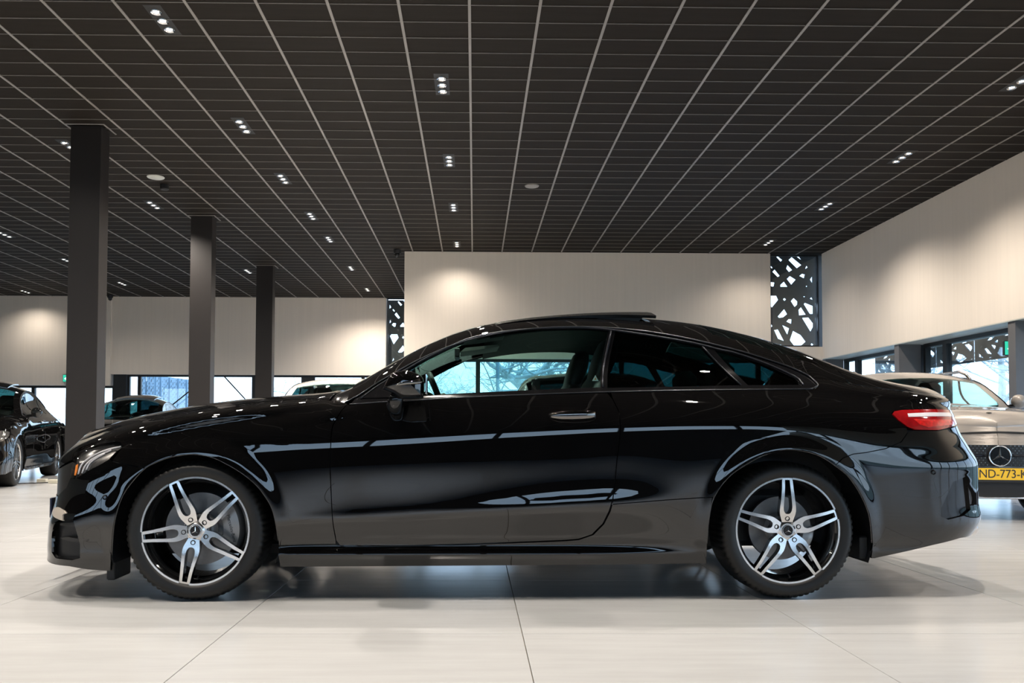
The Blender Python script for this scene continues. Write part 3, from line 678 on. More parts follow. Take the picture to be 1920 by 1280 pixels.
# ---- wheels
def star_mesh(r, t=.004, hub=.16):
    """three raised points meeting at a hub"""
    V, F = [], []
    for k in range(3):
        a = math.pi / 2 + k * 2 * math.pi / 3; d = np.array([math.cos(a), math.sin(a)]); p = np.array([-d[1], d[0]]); b = len(V)
        tip = d * r; l = p * r * hub * 1.0 - d * r * .05; rr = -p * r * hub - d * r * .05
        for q, y in ((tip, 0), (l, 0), (rr, 0), (np.zeros(2), -t), (tip * .97, -t * .25)): V.append((q[0], y, q[1]))
        F += [(b, b + 4, b + 1), (b + 4, b + 3, b + 1), (b, b + 2, b + 4), (b + 4, b + 2, b + 3)]
    return V, F
def make_wheel(parent, cu, cz, wface, side, R_t=.335, ang0=90, R_r=.262, spokes=5, disc_r=.17, detail=True, cal=None, style='twin'):
    """wheel = tyre part with rim, spokes, hub, bolts as its sub-parts; brake parts stay with the car"""
    s = side; Y = -s * wface
    def place(o): return o
    n = 96 if detail else 40
    prof = [(R_r - .010, .012), (R_r - .002, -.004), (R_r + .010, -.011), (R_r + .030, -.015), (R_t - .028, -.012), (R_t - .014, -.002), (R_t - .005, .012), (R_t, .034), (R_t, .10), (R_t, .19), (R_t - .004, .215), (R_t - .02, .232), (R_r + .02, .238), (R_r - .01, .22)]
    if not detail: ty = MB().lathe(prof, n).build('wheel', M['rubber'], parent, smooth=True)
    else:
        V, F = [], []; m_ = len(prof); n2 = 216
        for k in range(n2):
            a = 2 * math.pi * k / n2; gr = (k % 3 == 0)
            for i, (r, h) in enumerate(prof):
                if gr and i in (5, 6, 7): r -= .006
                if gr and i in (8, 9): r -= .004
                V.append((r * math.cos(a), h, r * math.sin(a)))
        for k in range(n2):
            k2 = (k + 1) % n2
            for i in range(m_ - 1): F.append((k * m_ + i, k2 * m_ + i, k2 * m_ + i + 1, k * m_ + i + 1))
        ty = mesh_obj('wheel', V, F, M['rubber'], parent, True); sharp(ty, 50)
    ty.location = (cu, Y, cz); ty.rotation_euler = (0, 0, 0 if s > 0 else math.pi)
    # rim barrel with outer flange
    MB().lathe([(R_r - .012, .004), (R_r - .016, .012), (R_r - .026, .020), (R_r - .034, .06), (R_r - .040, .20), (R_r - .012, .215)], n).build('rim_barrel', M['rimblk'], ty, smooth=True)
    gap = math.radians(5.6) if style == 'twin' else 0
    if style == 'twin':
        for k in range(spokes):                                        # bright flange between the spokes
            a0 = R(ang0 + k * 360 / spokes) + gap; a1 = R(ang0 + (k + 1) * 360 / spokes) - gap; mb = MB(); m2 = 22; V, F = [], []
            for i in range(m2 + 1):
                a = a0 + (a1 - a0) * i / m2
                for r, h in ((R_r - .013, .006), (R_r - .0115, -.002), (R_r - .003, -.002), (R_r - .001, .006)): V.append((r * math.cos(a), h, r * math.sin(a)))
            for i in range(m2):
                for j in range(3): F.append((i * 4 + j, i * 4 + 4 + j, i * 4 + 5 + j, i * 4 + 1 + j))
            F += [(0, 1, 2, 3), (m2 * 4 + 3, m2 * 4 + 2, m2 * 4 + 1, m2 * 4)]
            mesh_obj('rim_flange', V, F, M['silver'], ty)
        half = [(.0245, R_r - .004), (.0262, R_r - .020), (.0290, .20), (.0345, .15), (.0390, .115), (.0405, .095), (.0385, .080), (.0345, .066), (.0300, .052), (.026, .040)]
        outer = clean([(x, r) for x, r in half] + [(-x, r) for x, r in half[::-1]])
        hs = [(.0120, R_r - .015), (.0135, .21), (.0165, .17), (.0205, .13), (.0215, .112), (.0195, .096), (.013, .084), (.005, .080)]
        hole = clean([(x, r) for x, r in hs] + [(-x, r) for x, r in hs[::-1]])
        o2, h2 = clean(densify(outer, .012)), clean(densify(hole, .012)); P, T = triangulate(o2, [h2], [])
        yy = lambda r: .004 - .010 * math.sin(min(1, max(0, (R_r - r) / (R_r - .04))) * math.pi) + .006 * max(0, (.12 - r) / .12)
        E = {}
        for f in T:
            for i in range(3): E[(f[i], f[(i + 1) % 3])] = 1
        V = [(x, yy(r), r) for x, r in P]; nv = len(V)
        V += [(x * 1.0, yy(r) + .003, r) for x, r in P]; V += [(x * (.9 if abs(x) > .022 else 1.06), yy(r) + .045, r) for x, r in P]
        F = [tuple(int(i) for i in f[::-1]) for f in T]; fm = [0] * len(F)
        for a, b in E:
            if (b, a) not in E: F += [(a, b, b + nv, a + nv), (a + nv, b + nv, b + 2 * nv, a + 2 * nv)]; fm += [0, 1]
        sp0 = None
        for k in range(spokes):
            if sp0 is None: sp0 = o = mesh_obj('spoke', V, F, None, ty, False, mats=[M['silver'], M['rimblk']], fmat=fm)
            else: o = dup(sp0)
            o.rotation_euler = (0, -R(ang0 - 90 + k * 360 / spokes), 0)
    else:
        sp0 = None
        for k in range(spokes):
            mb = MB()
            for sg in (-1, 1):
                x0, x1 = sg * .006, sg * .026; q = [(x0, .05), (x1 * .9, .05), (x1 * 1.6, R_r - .012), (x1 * 1.6 - sg * .016, R_r - .012)]
                mb.prism(q if sg > 0 else q[::-1], .004, .04)
            if sp0 is None: sp0 = o = mb.build('spoke', M['silver'], ty)
            else: o = dup(sp0)
            o.rotation_euler = (0, -R(ang0 - 90 + k * 360 / spokes), 0)
        MB().lathe([(R_r - .018, .01), (R_r - .014, -.003), (R_r - .002, -.003), (R_r, .008)], n).build('rim_flange', M['silver'], ty, smooth=True)
    MB().lathe([(.0, .004), (.034, .004), (.036, .006), (.052, .012), (.062, .03), (.062, .06)], 40).build('hub', M['silver'], ty, ang=35)
    MB().lathe([(.0, -.001), (.025, -.001), (.027, .001), (.028, .008)], 32).build('hub_cap', M['gloss'], ty, ang=35)
    V, F = star_mesh(.0225, .003); o = mesh_obj('hub_star', V, F, M['chrome'], ty); o.location = (0, -.0015, 0)
    MB().lathe([(.0245, -.0008), (.0255, -.0025), (.0265, -.0008)], 32).build('hub_ring', M['chrome'], ty, smooth=True)
    if detail:
        b0 = None
        for k in range(5):
            a = R(ang0 + 72 * k)
            if b0 is None: b0 = o = MB().lathe([(0, .010), (.0075, .010), (.0085, .004), (.0105, .0035), (.012, .006), (.0125, .02)], 18).build('wheel_bolt', M['black'], ty, ang=40)
            else: o = dup(b0)
            o.location = (.057 * math.cos(a), -.003, .057 * math.sin(a))
        o = MB().tube([(0, .03, 0), (0, .005, -.012)], .004, 8).build('tyre_valve', M['black'], ty); o.location = (.01, 0, -(R_r - .045))
        # brake disc with drilled holes, and caliper
        holes = []; rr = random.Random(3)
        outer = [(disc_r * math.cos(a), disc_r * math.sin(a)) for a in np.linspace(0, 2 * math.pi, 73)[:-1]]
        for q in range(10):
            for r_, da in ((disc_r - .018, 0), (disc_r - .036, .16), (disc_r - .055, .32)):
                a = q * 2 * math.pi / 10 + da; holes.append(clean([(r_ * math.cos(a) + .0028 * math.cos(b), r_ * math.sin(a) + .0028 * math.sin(b)) for b in np.linspace(0, 2 * math.pi, 7)[:-1]]))
        if disc_r < .16: holes = []
        P, T = triangulate(clean(outer), holes, []); V = [(x, 0, z) for x, z in P]; F = [tuple(f[::-1]) for f in T]
        d = mesh_obj('brake_disc', V, F, M['disc'], parent); d.location = (cu, Y + s * .105, cz); d.rotation_euler = ty.rotation_euler
        MB().lathe([(disc_r, 0), (disc_r, .028), (0, .028)], 72).build('disc_edge', M['disc'], d, ang=40)
        MB().lathe([(0, -.045), (.07, -.045), (.078, -.035), (.08, 0)], 32).build('disc_bell', M['caliper'], d, ang=40)
        if cal:
            a0, a1, r0, r1 = cal; V, F = [], []; m2 = 14
            for i in range(m2 + 1):
                t = i / m2; a = R(a0 + (a1 - a0) * t); k = .25 + .75 * math.sin(math.pi * min(max(t, .06), .94)) ** .35
                for r, h in ((r0 + .012, -.002), (r0, -.018), (r0 + .008, -.040 * k), (r0 + .5 * (r1 - r0), -.048 * k), (r1 - .012, -.040 * k), (r1, -.014), (r1, .05)):
                    V.append((r * math.cos(a), h, r * math.sin(a)))
            for i in range(m2):
                for j in range(6): F.append((i * 7 + j, i * 7 + 7 + j, i * 7 + 8 + j, i * 7 + 1 + j))
            F += [tuple(range(7)), tuple(range(m2 * 7 + 6, m2 * 7 - 1, -1))]
            c = mesh_obj('brake_caliper', V, F, M['caliper'], parent, True); sharp(c, 35); c.location = d.location; c.rotation_euler = d.rotation_euler
            if r1 - r0 > .08:
                me = text_mesh('Mercedes-Benz', .022, .0006); me.materials.append(M['ink'])
                tx = bpy.data.objects.new('caliper_lettering', me); COL.objects.link(tx); tx.parent = c
                am = R((a0 + a1) / 2 - 4); rm = (r0 + r1) / 2; tx.location = (rm * math.cos(am), -.0475, rm * math.sin(am)); tx.rotation_euler = (R(90), R(75), 0)
    return ty

HERO = {'st': [[-0.85, 0.5, 0.9, 0.56, 0.898, 0.6, 0.893, 0.64, 0.885], [-0.45, 0.52, 0.905, 0.6, 0.905, 0.66, 0.9, 0.72, 0.885], [0.0, 0.6, 0.918, 0.7, 0.915, 0.76, 0.905, 0.82, 0.882], [0.45, 0.65, 0.922, 0.75, 0.918, 0.82, 0.905, 0.89, 0.872], [0.9, 0.67, 0.923, 0.795, 0.916, 0.885, 0.89, 0.965, 0.85], [1.6, 0.71, 0.926, 0.845, 0.918, 0.925, 0.89, 0.995, 0.845], [2.1, 0.745, 0.93, 0.875, 0.92, 0.947, 0.886, 1.01, 0.838], [2.45, 0.765, 0.933, 0.885, 0.922, 0.955, 0.884, 1.02, 0.822], [2.87, 0.76, 0.935, 0.875, 0.925, 0.95, 0.885, 1.02, 0.805], [3.3, 0.72, 0.928, 0.82, 0.915, 0.91, 0.88, 0.985, 0.8], [4.0, 0.7, 0.915, 0.8, 0.9, 0.88, 0.87, 0.93, 0.8]], 'crease': 1.0, 'width': 0.93, 'flare': 0.016, 'arches': [[0, 0.335, 0.372], [2.873, 0.335, 0.392]], 'pf': 2.6, 'pr': 2.6, 'mtop': 2.4, 'ufz': [0.1, 0.17, 0.25, 0.35, 0.45, 0.52, 0.6, 0.66, 0.72, 0.78, 0.84, 0.9, 0.96], 'ufu': [-0.9347, -0.8926, -0.8868, -0.8798, -0.8611, -0.8713, -0.8841, -0.8973, -0.865, -0.85, -0.82, -0.78, -0.72], 'ufL': [0.38, 0.38, 0.38, 0.4, 0.44, 0.5, 0.58, 0.66, 0.74, 0.8, 0.8, 0.8, 0.8], 'urz': [0.15, 0.22, 0.3, 0.36, 0.45, 0.56, 0.62, 0.68, 0.75, 0.82, 0.88, 0.95, 1.02, 1.08], 'uru': [3.9917, 3.9839, 4.0495, 4.0875, 4.0759, 4.0712, 4.069, 4.0611, 4.0235, 3.987, 3.974, 3.9905, 4.0348, 4.0348], 'urL': [0.5, 0.5, 0.5, 0.5, 0.5, 0.5, 0.5, 0.5, 0.5, 0.5, 0.5, 0.5, 0.5, 0.5], 'mu': [-0.9, 0.55, 0.8, 3.0, 3.3, 4.1], 'mz': [0.62, 0.62, 0.5, 0.5, 0.6, 0.62], 'mw': [0.36, 0.36, 0.47, 0.47, 0.4, 0.36], 'Tu': [-1.0627, -1.0389, -0.9756, -0.7074, -0.5475, -0.4385, -0.3209, -0.2081, -0.0988, 0.0091, 0.1167, 0.2244, 0.3323, 0.4405, 0.5522, 0.6405, 0.7492, 0.8308, 0.9342, 1.013, 1.0935, 1.2022, 1.3068, 1.479, 1.7, 1.9193, 2.1529, 2.3492, 2.5441, 2.7631, 2.872, 3.0065, 3.0745, 3.2101, 3.3232, 3.4366, 3.5502, 3.6685, 3.8153, 4.2273], 'Tz': [0.6405, 0.6902, 0.7311, 0.7704, 0.8161, 0.8457, 0.8739, 0.8971, 0.9169, 0.9344, 0.9489, 0.9605, 0.9695, 0.9771, 0.9795, 0.9673, 0.9842, 1.0417, 1.1086, 1.1561, 1.1989, 1.2487, 1.2861, 1.327, 1.3559, 1.3632, 1.3509, 1.3251, 1.2853, 1.2279, 1.1929, 1.1434, 1.1101, 1.0897, 1.0691, 1.0521, 1.0394, 1.0289, 1.017, 0.9795], 'Tw': [0.66, 0.66, 0.66, 0.66, 0.66, 0.66, 0.66, 0.66, 0.66, 0.66, 0.66, 0.66, 0.66, 0.66, 0.68, 0.73, 0.79, 0.765, 0.7299, 0.7053, 0.6848, 0.664, 0.6501, 0.6355, 0.6242, 0.6189, 0.619, 0.6242, 0.6346, 0.6512, 0.6612, 0.675, 0.68, 0.66, 0.66, 0.66, 0.66, 0.66, 0.66, 0.66], 'Cu': [-0.8, -0.76, -0.7, -0.6, -0.5, -0.4, -0.3, -0.15, 0.0, 0.2, 0.4, 0.5, 0.6, 0.7, 0.8, 0.9, 1.0, 1.1, 1.2, 1.35, 1.5, 1.7, 1.9, 2.1, 2.3, 2.5, 2.65, 2.8, 2.95, 3.1, 3.2, 3.3, 3.45, 3.6, 3.72, 3.8, 3.86], 'Cz': [0.8223, 0.8341, 0.8526, 0.8823, 0.907, 0.9263, 0.9434, 0.968, 0.9884, 1.0084, 1.0244, 1.0316, 1.0501, 1.0975, 1.1557, 1.2134, 1.2691, 1.3213, 1.3658, 1.4155, 1.4465, 1.4684, 1.4794, 1.4826, 1.4775, 1.4627, 1.4433, 1.4151, 1.3789, 1.3356, 1.3004, 1.258, 1.1928, 1.141, 1.1144, 1.1034, 1.0983]}
POLY = {
 'arch_front': [(-0.4053,0.1516),(-0.399,0.1899),(-0.3818,0.3254),(-0.3615,0.4274),(-0.337,0.5052),(-0.2932,0.5709),(-0.2337,0.6355),(-0.1864,0.6622),(-0.129,0.6851),(-0.061,0.6993),(0.0049,0.7033),(0.0865,0.6883),(0.1654,0.6505),(0.2392,0.6051),(0.3001,0.5519),(0.3405,0.4986),(0.3705,0.445),(0.3895,0.3629),(0.396,0.2815),(0.3977,0.1608)],
 'arch_rear': [(2.4749,0.1701),(2.4714,0.2692),(2.4731,0.3613),(2.4856,0.4632),(2.5076,0.5178),(2.5377,0.5646),(2.5812,0.6112),(2.6293,0.6449),(2.7321,0.7019),(2.8503,0.7332),(2.9686,0.7179),(3.0346,0.6921),(3.0902,0.6559),(3.149,0.6118),(3.196,0.5545),(3.2354,0.4892),(3.2674,0.4168),(3.2813,0.3473),(3.2927,0.2674),(3.2902,0.1951)],
 'headlight': [(-0.3605,0.7392),(-0.3817,0.7543),(-0.4132,0.7618),(-0.4627,0.7639),(-0.5307,0.7554),(-0.5986,0.7374),(-0.6453,0.7195),(-0.6577,0.6987),(-0.6352,0.669),(-0.6268,0.6233),(-0.6288,0.5798),(-0.5964,0.5811),(-0.5598,0.5999),(-0.5169,0.6237),(-0.4655,0.6497),(-0.4176,0.678),(-0.3895,0.711),(-0.3659,0.729)],
 'bumper_gap': [(-0.2312,0.6368),(-0.2917,0.6462),(-0.3515,0.6558),(-0.4016,0.6681)],
 'door_front': [(0.7139,0.948),(0.6888,0.9128),(0.6651,0.8686),(0.6509,0.8427),(0.6453,0.7964),(0.6446,0.7325),(0.643,0.6559),(0.6459,0.5792),(0.6511,0.4511),(0.6582,0.3609),(0.6685,0.2866),(0.6858,0.2626),(0.7143,0.2551)],
 'door_bottom': [(1.0539,0.2621),(1.3645,0.2707),(1.6243,0.2798),(1.7805,0.2864),(1.8454,0.2918)],
 'door_rear': [(1.91,0.3143),(1.9593,0.368),(1.9867,0.432),(2.0039,0.4916),(2.016,0.5682),(2.0261,0.6843),(2.0368,0.7618),(2.0426,0.8394),(2.042,0.9124),(2.0197,0.9709),(1.9963,1.009)],
 'belt': [(0.7232,0.9424),(0.8925,0.956),(1.088,0.9674),(1.2579,0.9787),(1.6268,0.9965),(1.9753,1.0103),(2.432,1.0226),(2.9882,1.0323),(3.0656,1.0388)],
 'belt_top': [(0.7745,0.9723),(0.9381,0.9791),(1.0872,0.9904),(1.2579,1.0033),(1.5628,1.02),(1.8171,1.0323),(1.9706,1.0386),(1.9967,1.0358),(2.4396,1.0467),(2.7222,1.0543),(2.9916,1.0565)],
 'quarter_tip': [(3.0953,1.0565),(3.094,1.0773),(3.0744,1.1101)],
 'taillight': [(3.4123,0.9077),(3.4308,0.9214),(3.4749,0.9285),(3.6297,0.9339),(3.8503,0.9448),(3.9565,0.9201),(3.8537,0.8741),(3.8217,0.8295),(3.643,0.8262),(3.5102,0.8284),(3.4715,0.8441),(3.434,0.8757)],
 'tail_strip': [(3.4936,0.9081),(3.614,0.9144),(4.2593,0.9409),(4.269,0.9199),(3.6013,0.8953),(3.4916,0.892)],
 'tail_low': [(3.5128,0.8814),(3.6257,0.8793),(3.8019,0.8842),(3.7956,0.8566),(3.6853,0.8503),(3.5836,0.8419),(3.5397,0.8549)],
 'rear_gap': [(3.4763,0.8204),(3.4346,0.7705),(3.3511,0.7364),(3.256,0.718),(3.1887,0.7101),(3.1314,0.6894),(3.0902,0.6559)],
 'quarter_low': [(2.4902,0.4995),(2.2683,0.4858),(2.0012,0.4659)],
 'sill_top': [(0.3953,0.2631),(0.6678,0.2678)],
 'sill_bottom': [(2.4749,0.1701),(2.0171,0.1644),(1.625,0.1627),(1.2354,0.1609),(0.8482,0.1592),(0.3999,0.1579)],
 'bumper_bottom': [(-0.7561,0.168),(-0.7151,0.1651),(-0.6038,0.1616),(-0.5147,0.1464),(-0.4076,0.1379)],
 'rear_bottom': [(3.2907,0.1924),(3.3116,0.1943),(3.4709,0.2285),(3.6067,0.2594),(3.7633,0.2888),(3.8914,0.291)],
 'intake': [(-0.7006,0.3658),(-0.6642,0.3818),(-0.5761,0.3915),(-0.5594,0.336),(-0.5445,0.2717),(-0.5462,0.2049),(-0.5867,0.1938),(-0.6844,0.1977),(-0.7126,0.2229),(-0.7149,0.3)],
 'vent': [(3.6954,0.5741),(3.7834,0.6015),(3.8165,0.4327),(3.7609,0.4036),(3.6743,0.3872),(3.6345,0.4033),(3.6359,0.4455)],
 'glass_door': [(0.9354,1.089),(0.9903,1.1231),(1.0939,1.1861),(1.1942,1.2382),(1.3067,1.2877),(1.4787,1.3266),(1.6994,1.3488),(1.9183,1.3538),(2.0416,1.3448),(1.9683,1.04),(1.8174,1.0337),(1.5629,1.0214),(1.2579,1.0047),(1.0871,0.9917),(0.9432,0.9805)],
 'sail': [(0.7845,0.9778),(0.8634,1.0428),(0.9302,1.0862),(0.938,0.9804)],
 'glass_quarter': [(2.078,1.3407),(2.2623,1.3147),(2.4842,1.2743),(2.5281,1.263),(2.6839,1.0555),(2.4401,1.0482),(2.0024,1.0373)],
 'pillar_bar': [(2.5336,1.2616),(2.5828,1.2489),(2.7172,1.0557),(2.6894,1.0555)],
 'glass_rear': [(2.5909,1.2461),(2.7032,1.2208),(2.8617,1.1611),(2.9839,1.0954),(3.0089,1.0639),(2.9925,1.0588),(2.7255,1.0558)],
 'inner_trim': [(0.7741,0.9751),(0.863,1.047),(0.9901,1.1273),(1.0938,1.1904),(1.1941,1.2425),(1.3067,1.2933),(1.4787,1.3322),(1.6995,1.3546),(1.9185,1.3596),(2.0671,1.3479),(2.2628,1.3205),(2.4851,1.2816),(2.6222,1.2464),(2.7046,1.2282),(2.8639,1.1685),(2.9871,1.1027),(3.0113,1.0696),(3.0153,1.0582)],
 'pillar_trim': [(2.0556,1.3434),(1.979,1.04)],
 'bar_trim': [(2.5309,1.2631),(2.6867,1.0555)],
 'grille_edge': [(-0.632,0.664),(-0.6268,0.6233),(-0.6288,0.5798),(-0.6483,0.5355),(-0.7203,0.4887)],
 'grille_top': [(-0.632,0.664),(-0.7473,0.6226)],
 'sensor': [(-0.4243,0.4961),(3.5881,0.622)],
 'handle': [(1.6938,0.8824),(1.7257,0.9008),(1.7658,0.9193),(1.8186,0.9288),(1.8837,0.925),(1.9173,0.9199),(1.9233,0.8962),(1.9169,0.8753),(1.8543,0.8699),(1.7504,0.8696)],
 'mirror': [(0.8997,1.0129),(0.9367,1.0807),(0.974,1.097),(1.009,1.1012),(1.0441,1.0939),(1.0754,1.0802),(1.0918,1.0552),(1.0922,0.9812),(1.0798,0.9711),(0.9973,0.9695),(0.9497,0.993)],
 'mirror_foot': [(0.9074,0.9625),(1.0062,0.9629),(1.0066,0.9044),(0.9585,0.8992),(0.9128,0.9168)],
 'hl_reflector': [(-0.5885,0.594),(-0.5155,0.6338),(-0.4647,0.6598),(-0.4173,0.688),(-0.3846,0.7237),(-0.4301,0.7182),(-0.4849,0.7023),(-0.5279,0.679),(-0.5672,0.6403)],
 'hl_drl1': [(-0.5904,0.6041),(-0.5839,0.6399),(-0.5635,0.6708),(-0.5254,0.6992),(-0.461,0.7254),(-0.3816,0.7415)],
 'hl_drl2': [(-0.568,0.6098),(-0.5555,0.6456),(-0.5321,0.6739),(-0.488,0.7023),(-0.4302,0.7258)],
 'hl_drl3': [(-0.5449,0.6256),(-0.5327,0.6562),(-0.5049,0.6844),(-0.4604,0.7102)],
 'hl_marker': [(-0.6176,0.6466),(-0.6073,0.6546),(-0.6048,0.624),(-0.6104,0.5984),(-0.6177,0.5981)],
 'fin': [(-0.7287,0.4169),(-0.7124,0.4352),(-0.6751,0.4403),(-0.63,0.4288),(-0.6167,0.4172),(-0.634,0.4088),(-0.6295,0.3817),(-0.6572,0.3861),(-0.6889,0.392),(-0.7144,0.399)],
}

# ================================================================ the black coupe
Shape.beltz = lambda s, u: np.where(u < .68, hermite(u, s.Tu, s.Tz) - .012, np.where(u > 3.1, hermite(u, s.Tu, s.Tz) - .012, hermite(u, s.st[:, 0], s.st[:, 7])))
def make_shape(D):
    D = {k: (np.array(v, float) if isinstance(v, list) and k != 'arches' else v) for k, v in D.items()}
    return Shape(D)
HS = make_shape(HERO)
TH = .0209
CO = (-1.334 - .905 * math.sin(TH), 4.03 + .905 * math.cos(TH), 0)
coupe = empty('coupe', CO, TH, label='glossy black two-door coupe in side view filling the foreground, sunroof raised', cat='car')
PT = M['paint']
P_ = POLY
T_at = lambda a, b, n=40: [(u, float(HS.zT(np.array([u]))[0])) for u in np.linspace(a, b, n)]
nose = lambda z0, z1, n=40: [(float(hermite(z, HS.ufz, HS.ufu)), z) for z in np.linspace(z0, z1, n)]
tail = lambda z0, z1, n=40: [(float(hermite(z, HS.urz, HS.uru)), z) for z in np.linspace(z0, z1, n)]
rev = lambda L: list(L)[::-1]
AF, AR = P_['arch_front'], P_['arch_rear']
hl = P_['headlight']                                    # tip, along the top to the nose, then back along the bottom
HL_top, HL_bot = hl[:9], hl[10:]                        # tip..(136,862) and (131,897)..(228,840)
uT0 = float(HS.ufu[8]) + .02
zN = .655
FENDER = rev(nose(.635, float(HS.zT(np.array([uT0]))[0]) - .004, 6))[::-1] + T_at(uT0 + .012, .655, 60) + P_['door_front'][:11] + rev(P_['sill_top']) + rev(AF[6:19]) + P_['bumper_gap'][1:] + rev(HL_bot[-3:]) + HL_top + [P_['grille_top'][1]]
BUMPER = nose(.50, .176, 40) + P_['bumper_bottom'] + AF[:7] + P_['bumper_gap'][1:] + rev(HL_bot[:-2]) + [hl[10]] + P_['grille_edge'][3:]
GRILLE = nose(.632, .505, 20) + rev(P_['grille_edge']) + [P_['grille_top'][1]]
DOOR = P_['door_front'] + P_['door_bottom'] + P_['door_rear'] + rev([p for p in P_['belt'] if p[0] < 1.95])
SILL = P_['sill_top'] + P_['door_front'][-2:] + [(a, b - .003) for a, b in P_['door_bottom']] + [(a + .006, b) for a, b in P_['door_rear'][:4]] + rev(P_['quarter_low']) + rev(AR[1:3]) + P_['sill_bottom']
def fix_loop(L):
    """drop repeated points that would fold the outline"""
    o = []
    for p in L:
        if not o or math.hypot(p[0] - o[-1][0], p[1] - o[-1][1]) > 3e-3: o.append(p)
    return o
QUARTER = fix_loop([(2.012, 1.0105)] + [p for p in P_['belt'] if p[0] > 2.05] + P_['quarter_tip'][:2] + T_at(3.085, 3.84, 50) + [(3.868, .965)] + [(3.885, .93)] + rev(P_['taillight'][:4]) + rev(P_['taillight'][10:]) + P_['rear_gap'] + rev(AR[3:12]) + P_['quarter_low'] + P_['door_rear'][4:-1])
RBUMPER = fix_loop([P_['taillight'][9]] + P_['rear_gap'] + AR[13:] + P_['rear_bottom'] + tail(.30, .875, 40) + [P_['taillight'][8]])
TAIL = fix_loop(P_['taillight'][:4] + [(3.90, .935)] + tail(.925, .885, 4) + [P_['taillight'][8]] + P_['taillight'][9:])
GLASS = dict(door_glass=P_['glass_door'], quarter_glass=P_['glass_quarter'], rear_vent_glass=P_['glass_rear'])
FRAME = fix_loop([(.752, .987)] + T_at(.762, 3.07, 90) + P_['quarter_tip'][1::-1] + rev([(a, b + .004) for a, b in P_['belt']]))
def build_side(sd, f=1.0):
    sp = (.035 * f, .02 * f)
    k = dict(parent=coupe, side=sd, sp=sp)
    panel('front_fender', HS, fix_loop(FENDER), (), PT, nose='front', **k)
    panel('front_bumper', HS, fix_loop(BUMPER), [P_['intake']], PT, nose='front', **k)
    panel('grille_side', HS, fix_loop(GRILLE), (), M['grille'], nose='front', off=-.004, **k)
    panel('door', HS, fix_loop(DOOR), (), PT, **k)
    panel('rear_quarter', HS, QUARTER, (), PT, **k)
    panel('side_sill', HS, fix_loop(SILL), (), PT, **k)
    panel('rear_bumper', HS, RBUMPER, [P_['vent']], PT, nose='rear', **k)
    panel('bumper_vent', HS, P_['vent'], (), M['gloss'], off=-.012, gap=0, depth=0, **k)
    # lamps
    panel('headlight', HS, fix_loop(hl), (), G['lens'], gap=.002, depth=.004, **k)
    hp = panel('headlight_bowl', HS, fix_loop(hl), (), M['lampdark'], off=-.028, gap=.0, depth=0, **k)
    panel('headlight_reflector', HS, P_['hl_reflector'], (), M['lampin'], off=-.016, gap=0, depth=.01, **k)
    for j in (1, 2, 3): strip('daytime_light_strip', HS, P_['hl_drl%d' % j], .0045, M['whitelens'], coupe, -.012, sd, 6)
    panel('side_marker', HS, P_['hl_marker'], (), M['orange'], off=-.012, gap=0, depth=.004, **k)
    tl = panel('tail_light', HS, TAIL, (), M['redlens'], nose='rear', gap=.002, off=.003, **k)
    panel('reversing_strip', HS, P_['tail_strip'][:2] + [(3.885, .918), (3.90, .900)] + P_['tail_strip'][4:], (), M['whitelens'], off=.0045, gap=0, depth=.003, parent=coupe, side=sd, sp=sp)
    panel('tail_reflector', HS, P_['tail_low'][:2] + [(3.80, .882), (3.80, .860)] + P_['tail_low'][4:], (), M['redglow'], off=.0045, gap=0, depth=.003, parent=coupe, side=sd, sp=sp)
    # glasshouse
    holes = list(GLASS.values())
    panel('window_surround', HS, FRAME, holes, M['gloss'], gap=.001, off=-.003, depth=.02, **k)
    panel('sail_panel', HS, P_['sail'], (), M['gloss'], off=.001, gap=0, depth=.003, **k)
    for nm, pg in GLASS.items(): panel(nm, HS, pg, (), G['car' if nm == 'door_glass' else 'privacy'], gap=-.002, off=-.007, depth=0, **k)
    strip('roof_trim', HS, [(.70, .955), (.752, .987)] + T_at(.80, 3.07, 40) + P_['quarter_tip'][1::-1] + [P_['belt'][-1]], .0042, M['satin'], coupe, .002, sd)
    strip('window_trim', HS, P_['inner_trim'], .005, M['satin'], coupe, .0, sd)
    strip('belt_trim', HS, [(a, b + .002) for a, b in P_['belt']], .0036, M['satin'], coupe, .0, sd)
    strip('pillar_trim', HS, P_['pillar_trim'], .0055, M['satin'], coupe, .0, sd, k=6)
    strip('vent_divider', HS, P_['bar_trim'], .0042, M['satin'], coupe, .0, sd, k=6)
    # arch lips
    for nm, a in (('front_arch_lip', AF), ('rear_arch_lip', AR)): strip(nm, HS, a[1:-1], .004, PT, coupe, -.006, sd, k=3)
    # air intake: liner, blades and mesh
    y0, y1 = sorted((-sd * .42, -sd * .745)); MB().bbox(-.725, -.44, y0, y1, .165, .41, .01).build('intake_duct', M['black'], coupe)
    for pg in ([(-.672, .366), (-.575, .377), (-.560, .372), (-.560, .355), (-.672, .357)], [(-.672, .296), (-.62, .304), (-.56, .296), (-.54, .288), (-.54, .280), (-.62, .284)]):
        bl_ = panel('intake_blade', HS, pg, (), M['grille'], gap=0, depth=.035, fine=.015, **k); bl_.location = (.008, sd * .010, 0)
    panel('bumper_fin', HS, P_['fin'], (), M['fin'], gap=0, off=.007, depth=.012, fine=.012, **k)
    msh = MB()
    for a in np.arange(-.61, -.50, .011):
        for b in np.arange(.235, .355, .009):
            if inside(np.array([[a, b]]), P_['intake'])[0]:
                w = float(HS.w(np.array([a]), np.array([b]))[0]) - .05; x = a + (.0055 if int(round(b / .009)) % 2 else 0); y = -sd * w
                msh.tube([(x - .005, y, b), (x, y, b + .0035), (x + .005, y, b)], .0012, 4, cap=False)
    tag(msh.build('intake_mesh', M['satin'], coupe), kind='stuff')
